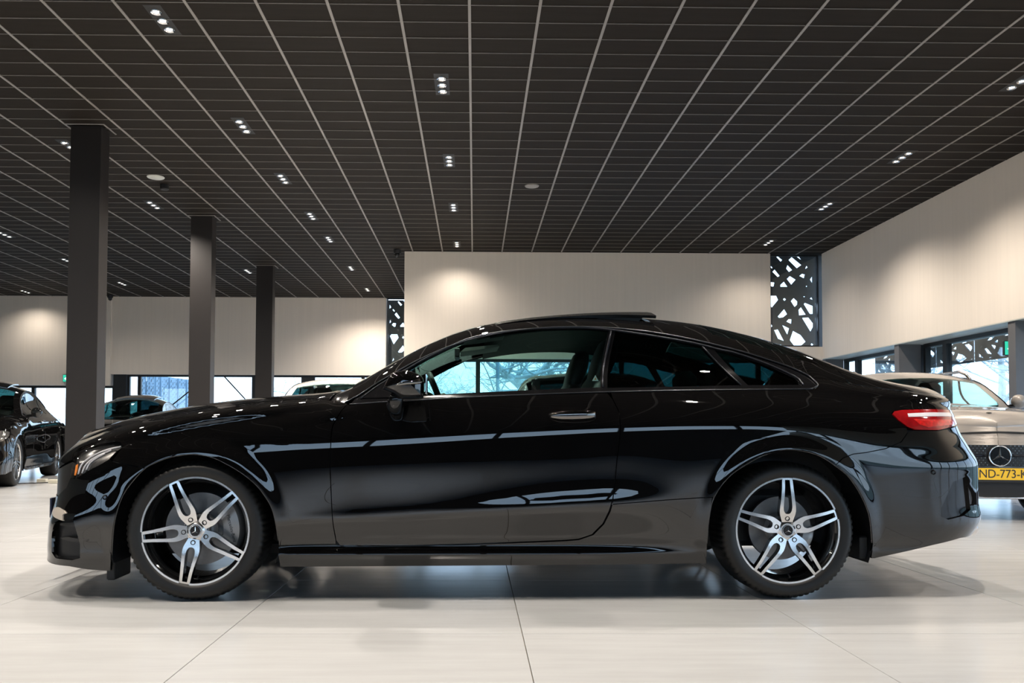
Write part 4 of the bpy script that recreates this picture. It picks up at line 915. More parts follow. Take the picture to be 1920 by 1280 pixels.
    # parking sensors
    for u, z in P_['sensor']:
        nn = HS.normal(np.array([u]), np.array([z]))[0]; w = float(HS.w(np.array([u]), np.array([z]))[0])
        s_ = MB().lathe([(0, .0005), (.0065, .0005), (.0075, -.001), (.0085, .0005), (.0115, .0025), (.0125, .0)], 24, 'z').build('parking_sensor', M['gloss'], coupe, ang=30)
        s_.location = (u + nn[0] * .0015, -sd * (w + nn[1] * .0015), z + nn[2] * .0015); s_.rotation_euler = Vector((nn[0], -sd * nn[1], nn[2])).to_track_quat('Z', 'Y').to_euler()
    # wells and wheels
    wheel_well(HS, 0, .400, coupe, sd); wheel_well(HS, 2.873, .418, coupe, sd)
    make_wheel(coupe, 0, .335, .898, sd, ang0=42.8 if sd > 0 else 60, disc_r=.176, cal=(-32, 44, .108, .205))
    make_wheel(coupe, 2.873, .335, .902, sd, ang0=90 if sd > 0 else 20, disc_r=.158, cal=(-46, 2, .098, .168))
    # exterior mirror
    mp = P_['mirror']; cx = sum(p[0] for p in mp) / len(mp); cz = sum(p[1] for p in mp) / len(mp)
    mo = clean(densify(clean(smooth_closed(mp + mp[:1], 4)), .008)); V, F = [], []; n = len(mo)
    lev = [(.865, .62, .0), (.90, .84, .0), (.95, .97, 0), (1.0, 1.0, 0), (1.035, .985, 0), (1.065, .90, .001), (1.083, .72, .002), (1.092, .42, .003), (1.095, .12, .003)]
    for w, k_, dz in lev:
        for p in mo: V.append((cx + (p[0] - cx) * k_ + (1 - k_) * .01, -sd * w, cz + (p[1] - cz) * k_ + dz))
    for i in range(len(lev) - 1):
        for j in range(n): j2 = (j + 1) % n; q = (i * n + j, i * n + j2, (i + 1) * n + j2, (i + 1) * n + j); F.append(q if sd > 0 else q[::-1])
    F.append(tuple(range((len(lev) - 1) * n, len(lev) * n)) if sd > 0 else tuple(range(len(lev) * n - 1, (len(lev) - 1) * n - 1, -1)))
    mir = mesh_obj('door_mirror', V, F, PT, coupe, True); sharp(mir, 60)
    z0 = cz - .004
    MB().tube([(cx - .075, -sd * 1.045, z0 - .012), (cx - .05, -sd * 1.082, z0 - .006), (cx, -sd * 1.098, z0 + .002), (cx + .05, -sd * 1.097, z0 + .006), (cx + .083, -sd * 1.075, z0 + .007)], [.003, .0075, .009, .009, .006], 8).build('mirror_indicator', M['mirrorblk'], mir, smooth=True)
    MB().bbox(cx + .088, cx + .094, min(-sd * .90, -sd * 1.07), max(-sd * .90, -sd * 1.07), cz - .050, cz + .045, .004).build('mirror_pane', M['chrome'], mir)
    fp = P_['mirror_foot']; fx = sum(p[0] for p in fp) / len(fp); fz = sum(p[1] for p in fp) / len(fp)
    MB().tube([(fx, -sd * .86, fz + .002), (fx - .005, -sd * .90, fz + .002), (fx - .008, -sd * .935, fz + .012), (fx, -sd * .965, fz + .035), (fx + .01, -sd * .98, fz + .065)], [.036, .038, .040, .036, .028], 20).build('mirror_foot', M['gloss'], mir, smooth=True)
    # door handle with scooped recess
    hx, hz = 1.813, .892; wv = float(HS.w(np.array([hx]), np.array([hz]))[0])
    L = [(-.118, .002, .004), (-.100, .018, .011), (-.06, .031, .0165), (0, .036, .0185), (.05, .035, .0175), (.085, .030, .0155), (.105, .020, .013), (.114, .008, .010)]
    V, F = [], []; nn = 20
    for dx, dw, r in L:
        u = hx + dx; w = float(HS.w(np.array([u]), np.array([hz]))[0])
        for k_ in range(nn):
            a = 2 * math.pi * k_ / nn; V.append((u, -sd * (w + dw + r * .55 * math.cos(a)), hz + .004 + (dx * .03) + r * 1.2 * math.sin(a)))
    for i in range(len(L) - 1):
        for k_ in range(nn): k2 = (k_ + 1) % nn; q = (i * nn + k_, i * nn + k2, i * nn + nn + k2, i * nn + nn + k_); F.append(q if sd < 0 else q[::-1])
    F += [tuple(range(nn)) if sd > 0 else tuple(range(nn - 1, -1, -1)), tuple(range(len(V) - 1, len(V) - nn - 1, -1)) if sd > 0 else tuple(range(len(V) - nn, len(V)))]
    mesh_obj('door_handle', V, F, M['mirrorblk'], coupe, True)
for sd, f in ((1, .58), (-1, 2.2)): build_side(sd, f)
shell(HS, coupe)
# over the top
top_panel('bonnet', HS, -.80, .60, 0.0, PT, coupe, 40, 16)
top_panel('nose_panel', HS, float(HS.ufu[8]) + .0, -.803, 0.0, PT, coupe, 8, 10)
top_panel('cowl', HS, .605, .70, .0, M['gloss'], coupe, 6, 14, off=-.012)
top_panel('windscreen', HS, .70, 1.40, .42, G['screen'], coupe, 24, 14)
def rail_side(name, u0, u1, t1, m, sd, nu=40, nt=6):
    V, F = [], []
    for u in np.linspace(u0, u1, nu):
        for t in np.linspace(0, t1, nt):
            w, z = HS.top(np.array([u]), np.array([t])); V.append((u, -sd * float(w[0]), float(z[0])))
    for i in range(nu - 1):
        for k in range(nt - 1): q = (i * nt + k, i * nt + nt + k, i * nt + nt + k + 1, i * nt + k + 1); F.append(q if sd > 0 else q[::-1])
    return mesh_obj(name, V, F, m, coupe, True)
for sd in (1, -1):
    rail_side('front_pillar', .70, 1.41, .425, PT, sd)
    rail_side('rear_pillar', 2.62, 3.30, .20, PT, sd)
def roof_part(name, u0, u1, t0, t1, m, sds, nu=20, nt=8):
    V, F = [], []; tl = np.linspace(t0, t1, nt); sg = [(sds[0], t) for t in tl]
    if len(sds) > 1: sg += [(sds[1], t) for t in tl[::-1][1:]]
    n = len(sg)
    for u in np.linspace(u0, u1, nu):
        for sd, t in sg: w, z = HS.top(np.array([u]), np.array([t])); V.append((u, -sd * float(w[0]), float(z[0])))
    for i in range(nu - 1):
        for k in range(n - 1): q = (i * n + k, i * n + n + k, i * n + n + k + 1, i * n + k + 1); F.append(q if sds[0] > 0 else q[::-1])
    return mesh_obj(name, V, F, m, coupe, True)
for sd in (1, -1): roof_part('roof_side', 1.405, 2.62, 0, .30, PT, (sd,), 40, 8)
roof_part('roof_header', 1.405, 1.48, .30, 1, PT, (1, -1), 4, 8); roof_part('roof', 2.28, 2.62, .30, 1, PT, (1, -1), 12, 8)
top_panel('rear_window', HS, 2.63, 3.30, .20, G['privacy'], coupe, 22, 12)
top_panel('boot_lid', HS, 3.305, 3.885, 0.0, PT, coupe, 22, 14)
# raised glass sunroof
V, F = [], []; nu, nw = 24, 9
for i in range(nu):
    t = i / (nu - 1); u = 1.46 + .88 * t
    for k in range(nw):
        w = -.43 + .86 * k / (nw - 1); wt = float(HS.wT(np.array([u]))[0]); _, z = HS.top(np.array([u]), np.array([1 - abs(w) / wt])); V.append((u, w, float(z[0]) + .002 + .036 * t ** 1.3))
nb = len(V); V += [(a, b * .985, c - .015) for a, b, c in V]
for i in range(nu - 1):
    for k in range(nw - 1): q = (i * nw + k, i * nw + nw + k, i * nw + nw + k + 1, i * nw + k + 1); F += [q, tuple(nb + j for j in q[::-1])]
bd = [k for k in range(nw)] + [i * nw + nw - 1 for i in range(1, nu)] + [(nu - 1) * nw + k for k in range(nw - 2, -1, -1)] + [i * nw for i in range(nu - 2, 0, -1)]
for j in range(len(bd)): a, b = bd[j], bd[(j + 1) % len(bd)]; F.append((a, b, b + nb, a + nb))
sr = mesh_obj('sunroof_panel', V, F, M['tintroof'], coupe, True); sharp(sr, 40)
for sd in (1, -1): MB().prism([(2.02, 1.435), (2.25, 1.425), (2.28, 1.452), (2.12, 1.462)], sd * .40 - .012, sd * .40 + .012).build('sunroof_arm', M['black'], coupe)
# underside, number plate, exhausts, air deflectors
MB().box(-.70, 2.40, -.50, .50, .17, .22).box(.45, 2.40, -.80, .80, .17, .22).box(2.40, 3.75, -.50, .50, .21, .26).build('underbody', M['black'], coupe)
MB().bbox(.0, .012, -.26, .26, .0, .112, .004).build('number_plate_holder', M['navy'], coupe).location = (-.992, 0, .330)
MB().box(-.985, -.86, -.10, .10, .355, .415).build('plate_bracket', M['black'], coupe)
for sd in (1, -1):
    MB().tube([(3.85, -sd * .58, .305), (4.0, -sd * .58, .315)], [.042, .046], 20).build('exhaust_tip', M['chrome'], coupe, ang=40)
    y0, y1 = sorted((-sd * .60, -sd * .80)); MB().bbox(-.455, -.415, y0, y1, .085, .20, .006).build('air_deflector', M['black'], coupe)
    y0, y1 = sorted((-sd * .55, -sd * .86)); MB().bbox(3.25, 3.29, y0, y1, .19, .30, .006).build('air_deflector', M['black'], coupe)
# cabin
MB().bbox(.70, 3.2, -.70, .70, .23, .52, .03).build('cabin_floor', M['inner'], coupe)
MB().prism([(.62, .55), (.72, .92), (.85, .985), (1.05, .97), (1.15, .86), (1.12, .55)], -.72, .72).build('dashboard', M['inner'], coupe, ang=30)
MB().prism([(2.70, .5), (2.78, .98), (2.95, 1.02), (3.25, 1.03), (3.25, .5)], -.66, .66).build('parcel_shelf', M['inner'], coupe, ang=30)
def seat(y, u):
    s = MB(); V, F = [], []
    prof = [(.48, .26, .06, -.40), (.60, .265, .07, -.06), (.80, .26, .075, -.03), (1.00, .235, .07, .02), (1.10, .21, .060, .05), (1.13, .135, .050, .055), (1.17, .145, .056, .065), (1.22, .150, .060, .075), (1.28, .140, .056, .085), (1.325, .105, .045, .09), (1.345, .05, .025, .095)]
    n = 20
    for z, hw, ht, du in prof[1:]:
        for k in range(n):
            a = 2 * math.pi * k / n; c, s_ = math.cos(a), math.sin(a)
            V.append((u + du + .13 * (z - .6) + ht * math.copysign(abs(c) ** .7, c), y + hw * math.copysign(abs(s_) ** .7, s_), z - .02))
    m_ = len(prof) - 1
    for i in range(m_ - 1):
        for k in range(n): k2 = (k + 1) % n; F.append((i * n + k, i * n + k2, i * n + n + k2, i * n + n + k))
    F += [tuple(range(n - 1, -1, -1)), tuple(range((m_ - 1) * n, m_ * n))]
    o = mesh_obj('seat_back', V, F, M['inner'], coupe, True); sharp(o, 50)
    MB().bbox(u - .52, u + .06, y - .26, y + .26, .40, .60, .05).build('seat_cushion', M['inner'], o, ang=50)
    return o
s1 = seat(-.37, 1.90); s2 = seat(.37, 1.86)
lab = MB().prism([(-.017, -.015), (.017, -.015), (0, .016)], -.001, .001).build('airbag_label', M['paper'], s1); lab.location = (1.972, -.622, 1.095)
lab2 = MB().prism([(-.005, -.008), (.005, -.008), (0, .004)], -.0018, -.001).build('label_print', M['orange'], s1); lab2.location = lab.location
for sd in (1, -1):
    q = MB().bbox(2.60, 2.76, sd * .36 - .26, sd * .36 + .26, .5, 1.06, .05).build('rear_seat_back', M['inner'], coupe, ang=50)
    MB().bbox(2.66, 2.76, sd * .36 - .13, sd * .36 + .13, 1.05, 1.20, .04).build('rear_headrest', M['inner'], q, ang=50)
sw = MB(); ax = Vector((1, 0, .42)).normalized()
pts_ = []
e1 = Vector((0, 1, 0)); e2 = ax.cross(e1)
for k in range(49): a = 2 * math.pi * k / 48; pts_.append(Vector((1.17, -.37, .955)) + (e1 * math.cos(a) + e2 * math.sin(a)) * .185)
sw.tube(pts_, .0165, 10, cap=False).tube([pts_[0], Vector((1.15, -.37, .95)), pts_[24]], .02, 8).tube([Vector((1.15, -.37, .95)), pts_[36 if e2.z > 0 else 12]], .02, 8)
sw.build('steering_wheel', M['inner'], coupe, smooth=True)
MB().lathe([(.0, -.01), (.07, -.01), (.075, .02), (.05, .06)], 24, 'x', (1.16, -.37, .95)).build('steering_hub', M['inner'], coupe, ang=40)
for sd in (1, -1):
    MB().prism([(1.27, 1.305), (1.30, 1.33), (1.50, 1.352), (1.51, 1.34), (1.36, 1.315)], sd * .36 - .17, sd * .36 + .17).build('sun_visor', M['visor'], coupe, ang=40)
    # inner door trim, seen through the open side
    V = []; 
MB().bbox(1.235, 1.265, -.12, .12, 1.245, 1.30, .008).build('rear_view_mirror', M['inner'], coupe)
# headlining under the roof
def lining(u0, u1, t0, name='headlining', d=.018):
    V, F = [], []; us = np.linspace(u0, u1, 20); tl = np.concatenate([np.linspace(t0, 1, 8), np.linspace(1, t0, 8)[1:]]); n = len(tl)
    for u in us:
        for k, t in enumerate(tl): w, z = HS.top(np.array([u]), np.array([t])); V.append((u, (-1 if k < 8 else 1) * float(w[0]) * .985, float(z[0]) - d))
    for i in range(19):
        for k in range(n - 1): F.append((i * n + k, i * n + k + 1, i * n + n + k + 1, i * n + n + k))
    return mesh_obj(name, V, F, M['headliner'], coupe, True)
lining(1.42, 2.62, 0)

# ================================================================ the other cars in the hall
def scaled_shape(su, sz, T=None, C=None, width=.94, nose=None):
    D = {k: (np.array(v, float) if isinstance(v, list) and k != 'arches' else v) for k, v in HERO.items()}
    s = Shape(D); s.crease = .6; s.width = width
    for k in ('Tu', 'Cu', 'ufu', 'uru', 'mu', 'ufL', 'urL'): s.__dict__[k] = np.array(s.__dict__[k], float) * su
    s.st = s.st.copy(); s.st[:, 0] *= su
    for j in (1, 3, 5, 7): s.st[:, j] *= sz
    for k in ('Tz', 'Cz', 'ufz', 'urz'): s.__dict__[k] = np.array(s.__dict__[k], float) * sz
    if T: T = np.array(T); s.Tu, s.Tz, s.Tw = T[:, 0], T[:, 1], T[:, 2]
    if C: C = np.array(C); s.Cu, s.Cz = C[:, 0], C[:, 1]
    return s
def saloon_shape():
    s = scaled_shape(1.045, 1.04); s.arches = [(0, .35, .39), (3.03, .35, .40)]
    k = (s.Tu > 1.2) & (s.Tu < 3.2); s.Tz[k] += .03 * np.sin((s.Tu[k] - 1.2) / 2 * math.pi); k = (s.Cu > 1.2) & (s.Cu < 3.2); s.Cz[k] += .03 * np.sin((s.Cu[k] - 1.2) / 2 * math.pi)
    s.axle = 3.03; s.tyre = .35; s.cowl = .64; s.ws = 1.46; s.rw0, s.rw1 = 2.75, 3.42; s.end = 4.02; s.win = [(1.02, 1.72), (1.76, 2.52), (2.56, 2.98)]
    return s
def suv_shape():
    T = [(-.90, .86, .60), (-.84, .875, .62), (-.7, .93, .68), (-.4, .99, .70), (0, 1.03, .70), (.45, 1.06, .70), (.60, 1.06, .72), (.72, 1.09, .78), (.95, 1.24, .74), (1.2, 1.37, .70), (1.5, 1.455, .66), (1.9, 1.49, .645), (2.4, 1.485, .64), (2.9, 1.45, .64), (3.2, 1.40, .64), (3.36, 1.25, .66), (3.46, 1.08, .70)]
    C = [(-.90, .88), (-.84, .93), (-.7, 1.0), (-.4, 1.05), (0, 1.09), (.4, 1.11), (.55, 1.13), (.7, 1.20), (.95, 1.33), (1.2, 1.45), (1.5, 1.53), (1.9, 1.56), (2.4, 1.555), (2.9, 1.52), (3.2, 1.47), (3.36, 1.30), (3.46, 1.12)]
    s = scaled_shape(1.0, 1.09, T, C, .92); s.arches = [(0, .36, .40), (2.70, .36, .40)]
    s.st[:, 7] = np.where(s.st[:, 0] < .5, s.st[:, 7], np.where(s.st[:, 0] < 3.2, 1.085 + .02 * s.st[:, 0] / 3, 1.06)); s.st[-2, 7] = 1.08; s.st[-1, 7] = 1.03
    s.uru = np.array([3.3, 3.42, 3.5, 3.54, 3.56, 3.56, 3.56, 3.54, 3.52, 3.5, 3.5, 3.48, 3.48, 3.47]); s.urL = np.full(14, .40)
    s.ufu = np.array([-.80, -.86, -.88, -.885, -.885, -.885, -.885, -.88, -.87, -.86, -.85, -.84, -.83]); s.ufL = np.full(13, .55)
    s.mu = np.array([-.9, .55, .8, 3.0, 3.3, 4.1])
    s.axle = 2.70; s.tyre = .36; s.cowl = .56; s.ws = 1.20; s.rw0, s.rw1 = 3.2, 3.45; s.end = 3.46; s.win = [(.98, 1.72), (1.76, 2.45), (2.49, 3.02)]
    return s
def place_front(S, w, z):
    """station of the nose surface at lateral offset w (inverse of the corner curve)"""
    W = float(S.w(np.array([.3]), np.array([z]))[0]); t = 1 - (1 - min(abs(w) / W, .999) ** S.pf) ** (1 / S.pf)
    return float(hermite(z, S.ufz, S.ufu)) + float(hermite(z, S.ufz, S.ufL)) * t
def front_panel(name, S, poly, m, parent, off=.004, depth=.02, sp=.04):
    """panel of the (w, z) front view laid on the nose"""
    o_ = clean(densify(clean(poly), sp)); a = np.array(o_); lo, hi = a.min(0), a.max(0)
    g = np.stack([x.ravel() for x in np.meshgrid(np.arange(lo[0], hi[0], sp), np.arange(lo[1], hi[1], sp))], 1); g = g[inside(g, o_) & (dist_poly(g, o_) > sp * .3)]
    P, T = triangulate(o_, [], g); V = [(place_front(S, w, z) - off, -w, z) for w, z in P]; n = len(V); V += [(x + depth, y, z) for x, y, z in V]
    F = [tuple(int(i) for i in f) for f in T]; E = {}
    for f in F:
        for i in range(3): E[(f[i], f[(i + 1) % 3])] = 1
    F = F + [(b, a, a + n, b + n) for a, b in E if (b, a) not in E]
    o = mesh_obj(name, V, F, m, parent, True); sharp(o, 40); return o
def showroom_car(S, paint, loc, rz, label, group=None, name='car', star=True, rails=False, lift=False, plate=None, tint='privacy'):
    root = empty(name, loc, rz, label=label, cat='car', group=group); k = dict(parent=root, sp=(.09, .045), fine=.06)
    arc = lambda c, R_, a0, a1, n=14: [(c + R_ * math.cos(a), S.arches[0][1] + R_ * math.sin(a)) for a in np.linspace(a0, a1, n)]
    Rf, Rr, ax = S.arches[0][2], S.arches[1][2], S.axle; zb = .20; f = lambda u: float(S.zT(np.array([u]))[0]); bz = lambda u: float(S.st[0, 7]) if False else float(hermite(u, S.st[:, 0], S.st[:, 7]))
    uN = float(S.ufu[8]) + .03; uE = S.end - .04; nz = lambda a, b: [(float(hermite(z, S.ufz, S.ufu)), z) for z in np.linspace(a, b, 50)]; tz = lambda a, b: [(float(hermite(z, S.urz, S.uru)), z) for z in np.linspace(a, b, 40)]
    ztn = f(uN)
    bl = [(u, bz(u)) for u in np.linspace(S.cowl + .14, S.rw1 - .30, 16)]
    body = nz(ztn - .01, .2) + [(-.6, zb)] + arc(0, Rf, 3.45, -.31) + [(.55, zb), (ax - .55, zb)] + arc(ax, Rr, 3.45, -.31) + [(ax + .6, zb + .04)] + tz(.26, f(uE) - .03) + [(u, f(u)) for u in np.linspace(uE, S.rw1 - .22, 8)] + bl[::-1] + [(u, f(u)) for u in np.linspace(S.cowl + .08, uN, 24)]
    gp = []
    for a, b in S.win:
        lo = [(u, bz(u) + .022) for u in np.linspace(a, b, 8)]; hi = [(u, f(u) - .028) for u in np.linspace(b, a, 8)]
        hi = [(u, max(z, bz(u) + .03)) for u, z in hi]; gp.append(lo + hi)
    fr = [(S.cowl + .12, bz(S.cowl + .12) + .003)] + [(u, bz(u) + .002) for u in np.linspace(S.cowl + .2, S.rw1 - .30, 16)] + [(u, max(f(u), bz(u) + .012)) for u in np.linspace(S.rw1 - .30, S.cowl + .12, 40)]
    for sd in (1, -1):
        panel('body_side', S, body, (), paint, side=sd, nose='front', gap=0, depth=.02, **k)
        panel('window_surround', S, fr, gp, M['gloss'], side=sd, gap=0, off=-.002, depth=.01, **k)
        for pg in gp: panel('side_glass', S, pg, (), G[tint], side=sd, gap=0, off=-.006, depth=0, **k)
        strip('roof_trim', S, [(u, f(u)) for u in np.linspace(S.cowl + .16, S.rw1 - .30, 24)], .008, M['satin'] if not rails else M['gloss'], root, 0, sd, 6, 1)
        zh = ztn + .01
        pg = [(-.82, .60 * S.ufz[6] / .6), (-.66, .615 * S.ufz[6] / .6), (-.42, .70 * S.ufz[6] / .6), (-.36, .745 * S.ufz[6] / .6), (-.46, .765 * S.ufz[6] / .6), (-.64, .745 * S.ufz[6] / .6), (-.78, .715 * S.ufz[6] / .6), (-.82, .67 * S.ufz[6] / .6)]
        panel('headlight', S, pg, (), M['lampin'], side=sd, gap=0, off=.004, depth=.01, nose='front', **k)
        for u0 in (S.win[0][1] + .02, S.win[0][0] - .10): strip('door_gap', S, [(u0, bz(u0)), (u0 + .02, .7), (u0, .3)], .003, M['black'], root, 0, sd, 4, 2)
        strip('sill_trim', S, [(.45, .235), (1.4, .24), (ax - .45, .25)], .009, M['satin'], root, .004, sd, 6, 2)
        hz = bz(1.6) - .10
        for hu in (S.win[0][1] - .13, S.win[1][1] - .16): strip('door_handle', S, [(hu - .1, hz), (hu, hz + .012), (hu + .1, hz)], .014, M['chrome'], root, .03, sd, 8, 3)
        mu = S.cowl + .30; mz_ = bz(mu) + .075; wv = float(S.w(np.array([mu]), np.array([bz(mu)]))[0])
        MB().lathe([(0, -.07), (.045, -.062), (.075, -.03), (.082, .01), (.07, .05), (.05, .062), (0, .064)], 20, 'x', (mu, -sd * (wv + .10), mz_)).build('door_mirror', paint, root, smooth=True)
        MB().tube([(mu, -sd * (wv - .05), mz_ - .06), (mu, -sd * (wv + .06), mz_ - .045)], .022, 8).build('mirror_arm', M['gloss'], root)
        wheel_well(S, 0, Rf, root, sd); wheel_well(S, ax, Rr, root, sd)
        for cu in (0, ax): make_wheel(root, cu, S.tyre, .885 * S.width / .93, sd, S.tyre, 90, S.tyre - .082, 7, detail=False, style='plain')
        if rails: MB().tube([(1.30, -sd * .62, 1.42), (1.42, -sd * .61, 1.50), (1.6, -sd * .60, 1.545), (2.6, -sd * .595, 1.55), (2.95, -sd * .59, 1.52), (3.05, -sd * .59, 1.47)], .018, 8).build('roof_rail', M['railbar'], root, smooth=True)
    tp = dict(m=paint, parent=root)
    top_panel('bonnet', S, uN - .02, S.cowl, 0, paint, root, 20, 9)
    top_panel('nose_panel', S, float(S.ufu[8]) + .002, uN - .024, 0, paint, root, 6, 9)
    top_panel('windscreen', S, S.cowl + .02, S.ws, .13, G['screen'], root, 14, 9)
    top_panel('roof', S, S.ws, S.rw0, 0, paint, root, 16, 9)
    top_panel('rear_window', S, S.rw0 + .01, S.rw1 - .01, .16, G['privacy'], root, 10, 8)
    if S.end > S.rw1 + .1: top_panel('boot_lid', S, S.rw1, S.end - .02, 0, paint, root, 10, 8)
    else: MB().box(S.rw1 - .04, S.rw1 - .02, -.66, .66, .5, f(S.rw1 - .04)).build('tailgate', paint, root)
    for sd in (1, -1):
        for nm, a, b, t1 in (('front_pillar', S.cowl + .02, S.ws, .14), ('rear_pillar', S.rw0, S.rw1, .17)):
            V, F = [], []
            for u in np.linspace(a, b, 14):
                for t in (0, t1 * .5, t1): w, z = S.top(np.array([u]), np.array([t])); V.append((u, -sd * float(w[0]), float(z[0])))
            for i in range(13):
                for q in range(2): e = (i * 3 + q, i * 3 + 3 + q, i * 3 + 4 + q, i * 3 + 1 + q); F.append(e if sd > 0 else e[::-1])
            mesh_obj(nm, V, F, paint, root, True)
    MB().box(-.7, S.end - .2, -.48, .48, .2, .25).box(.5, ax - .5, -.76, .76, .2, .25).build('underbody', M['black'], root)
    MB().bbox(.8, S.rw0 - .1, -.66, .66, .26, .56, .03).build('cabin_floor', M['inner'], root)
    MB().prism([(S.cowl, .6), (S.cowl + .1, bz(.8) - .06), (S.cowl + .4, bz(.8) - .0), (S.cowl + .5, .7)], -.7, .7).build('dashboard', M['inner'], root, ang=30)
    for y in (-.36, .36):
        MB().bbox(1.78, 1.93, y - .24, y + .24, .5, bz(1.8) + .12, .05).bbox(1.84, 1.93, y - .13, y + .13, bz(1.8) + .14, bz(1.8) + .33, .04).bbox(1.87, 1.89, y - .05, y + .05, bz(1.8) + .1, bz(1.8) + .16, .004).build('front_seat', M['inner'], root, ang=50)
    MB().bbox(2.72, 2.86, -.62, .62, .5, bz(2.6) + .05, .05).build('rear_seat', M['inner'], root, ang=50)
    if lift:
        V, F = [], []; 
        for i in range(8):
            u = S.ws + .05 + .11 * i
            for q in range(7): w = -.42 + .14 * q; _, z = S.top(np.array([u]), np.array([1 - abs(w) / float(S.wT(np.array([u]))[0])])); V.append((u, w, float(z[0]) + .008 + .004 * (7 - i) ** 0 + .045 * (i / 7)))
        n = len(V); V += [(a, b, c - .018) for a, b, c in V]
        for i in range(7):
            for q in range(6): e = (i * 7 + q, i * 7 + 7 + q, i * 7 + 8 + q, i * 7 + 1 + q); F += [e, tuple(n + j for j in e[::-1])]
        bd = list(range(7)) + [i * 7 + 6 for i in range(1, 8)] + [49 + q for q in range(5, -1, -1)] + [i * 7 for i in range(6, 0, -1)]
        F += [(bd[j], bd[(j + 1) % len(bd)], bd[(j + 1) % len(bd)] + n, bd[j] + n) for j in range(len(bd))]
        o = mesh_obj('sunroof_panel', V, F, M['gloss'], root, True); sharp(o, 40)
    # nose: grille, star, plate, intake
    kz = (S.ufz[6] / .6) if not rails else 1.0
    front_panel('radiator_grille', S, [(-.50, .50 * kz), (-.56, .60 * kz), (-.50, .70 * kz), (.50, .70 * kz), (.56, .60 * kz), (.50, .50 * kz)], M['grille'], root, .006)
    front_panel('lower_intake', S, [(-.70, .22), (-.74, .36 * kz), (.74, .36 * kz), (.70, .22)], M['black'], root, .006)
    gx = place_front(S, 0, .60 * kz) - .012
    if star:
        pins = MB()
        for r in range(9):
            for c in range(-15, 16):
                w = c * .034 + (.017 if r % 2 else 0); z = (.515 + .022 * r) * kz
                if abs(w) < .49 and math.hypot(w, z - .60 * kz) > .115 and abs(z - .60 * kz) > .012: x = place_front(S, w, z) - .008; pins.add([(x, -w - .006, z), (x, -w + .006, z), (x - .004, -w, z + .004), (x - .004, -w, z - .004)], [(0, 2, 3), (2, 1, 3), (0, 3, 1), (0, 1, 2)])
        tag(pins.build('grille_pins', M['chrome'], root), kind='stuff')
        for sg in (1, -1): MB().tube([(place_front(S, sg * w, .6 * kz) - .016, -sg * w, .60 * kz) for w in (.125, .25, .38, .50)], [.010, .009, .008, .006], 6).build('grille_louvre', M['satin'], root, smooth=True)
        e = empty('star_emblem', (gx, 0, .60 * kz)); e.parent = root; e.rotation_euler = (0, 0, -math.pi / 2)
        e2 = MB().lathe([(0, .0), (.088, .0), (.09, .01), (.0, .012)], 36).build('emblem_disc', M['gloss'], e, ang=40); e2.location = (0, -.012, 0)
        o = MB().tube([(.092 * math.cos(a), -.016, .092 * math.sin(a)) for a in np.linspace(0, 2 * math.pi, 49)], .007, 8, cap=False).build('emblem_ring', M['chrome'], e, smooth=True)
        V, F = star_mesh(.09, .014, .13); o = mesh_obj('emblem_star', V, F, M['chrome'], e); o.location = (0, -.016, 0)
        o = MB().lathe([(0, -.004), (.022, -.003), (.026, 0)], 20, 'z').build('bonnet_badge', M['chrome'], root, smooth=True); w_, z_ = S.top(np.array([uN + .14]), np.array([1.0])); o.location = (uN + .14, 0, float(z_[0]) + .006)
    if plate:
        px = place_front(S, 0, .445 * kz) - .035; pz = .432 * kz
        b = MB().bbox(px, px + .03, -.275, .275, pz - .078, pz + .062, .005).build('number_plate_holder', M['black'], root)
        MB().box(px - .003, px - .0004, -.26, .26, pz - .052, pz + .055).build('number_plate', M['yellow'], root)
        MB().box(px - .0036, px - .0031, .217, .259, pz - .051, pz + .054).build('plate_band', M['bluep'], root)
        me = text_mesh(plate, .098, .0006, .96); me.materials.append(M['ink']); t = bpy.data.objects.new('plate_lettering', me); COL.objects.link(t); t.parent = root; t.location = (px - .0040, -.02, pz); t.rotation_euler = (R(90), 0, -math.pi / 2)
        xs = [v.co.x for v in me.vertices]; sc = .41 / (max(xs) - min(xs)); t.scale = (sc, .077 / max(.001, (max(v.co.y for v in me.vertices) - min(v.co.y for v in me.vertices))), 1)
        MB().tube([(place_front(S, w, .765 + .055 * (1 - (w / .66) ** 2)) - .001, -w, .765 + .055 * (1 - (w / .66) ** 2)) for w in np.linspace(-.66, .66, 25)], .008, 6).build('bonnet_gap', M['black'], root, smooth=True)
        MB().tube([(place_front(S, w, .215) - .012, -w, .215) for w in np.linspace(-.72, .72, 21)], .012, 8).build('bumper_chrome_strip', M['chrome'], root, smooth=True)
    return root
SAL, SUV = saloon_shape(), suv_shape()
def facing(dx, dy): return math.atan2(-dy, -dx)          # heading of the nose
showroom_car(SAL, M['paint'], (-7.45, 11.9, 0), facing(.285, -.96), 'black four-door saloon with raised sunroof glass at the left edge, behind the coupe', 'black saloons behind the coupe', 'saloon', lift=True)
showroom_car(SAL, M['paint'], (-7.4, 17.3, 0), facing(.14, -.99), 'black saloon behind the nearest column, only windscreen and roof showing', 'black saloons behind the coupe', 'saloon', lift=True)
showroom_car(SUV, M['white'], (-1.77, 10.2, 0), facing(.03, -1), 'white estate car behind the bonnet of the coupe, only roof and windscreen showing', 'tall cars behind the coupe', 'estate_car', star=False)
dk = showroom_car(SUV, M['silverpaint'], (3.9, 13.0, 0), facing(1, 0), 'dark grey estate car seen through the door glass of the coupe', 'tall cars behind the coupe', 'estate_car', star=False, rails=False); dk.scale = (.97, 1, 1.10)
showroom_car(SUV, M['beige'], (5.00, 8.55, 0), facing(-.17, -.985), 'champagne crossover with yellow plate parked behind the tail of the coupe', 'tall cars behind the coupe', 'crossover', rails=True, plate='ND-773-K', tint='car')
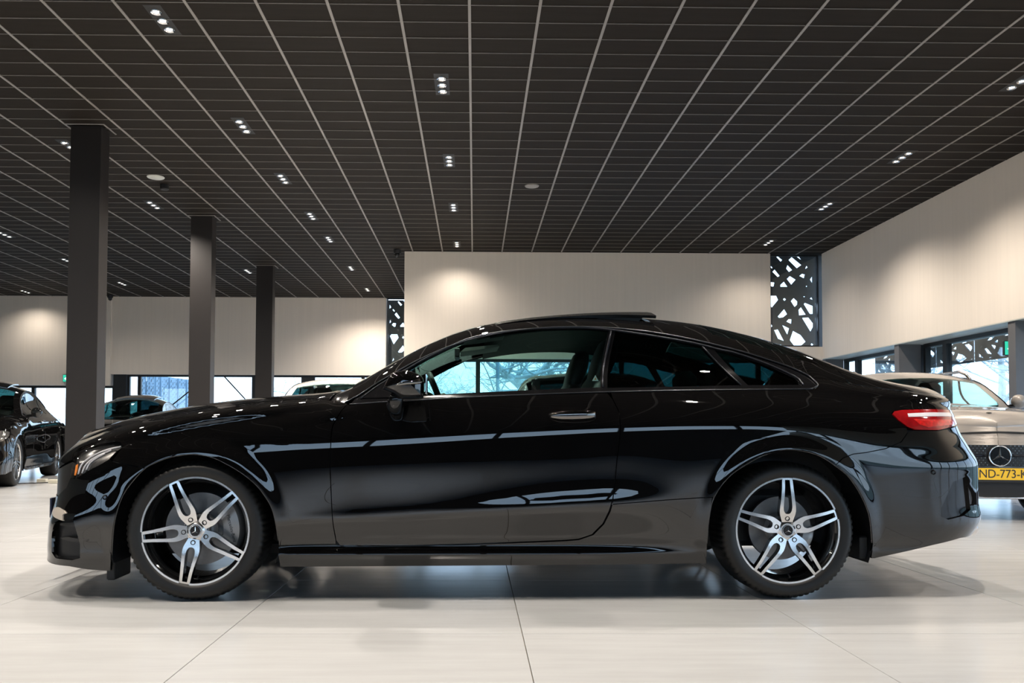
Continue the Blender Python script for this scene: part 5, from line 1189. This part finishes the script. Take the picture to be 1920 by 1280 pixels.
# charger plugs and a cable on the floor beside the left saloon
for i, (x, y) in enumerate(((-7.05, 11.62), (-6.6, 12.9), (-6.35, 12.75))):
    tag(MB().bbox(x - .07, x + .07, y - .04, y + .04, 0, .06, .008).build('socket_box', M['dusty']), 'small cream socket box on the floor, %s the left saloon' % ('by the front wheel of', 'middle one beside', 'rightmost one beside')[i], 'socket box', 'socket boxes')
rc = random.Random(5); tag(MB().tube([(-7.6 + .09 * i, 11.75 + .09 * i + rc.uniform(-.06, .06), .008) for i in range(14)], .008, 6).build('floor_cable', M['black']), 'thin black cable lying on the floor beside the left saloon', 'cable')
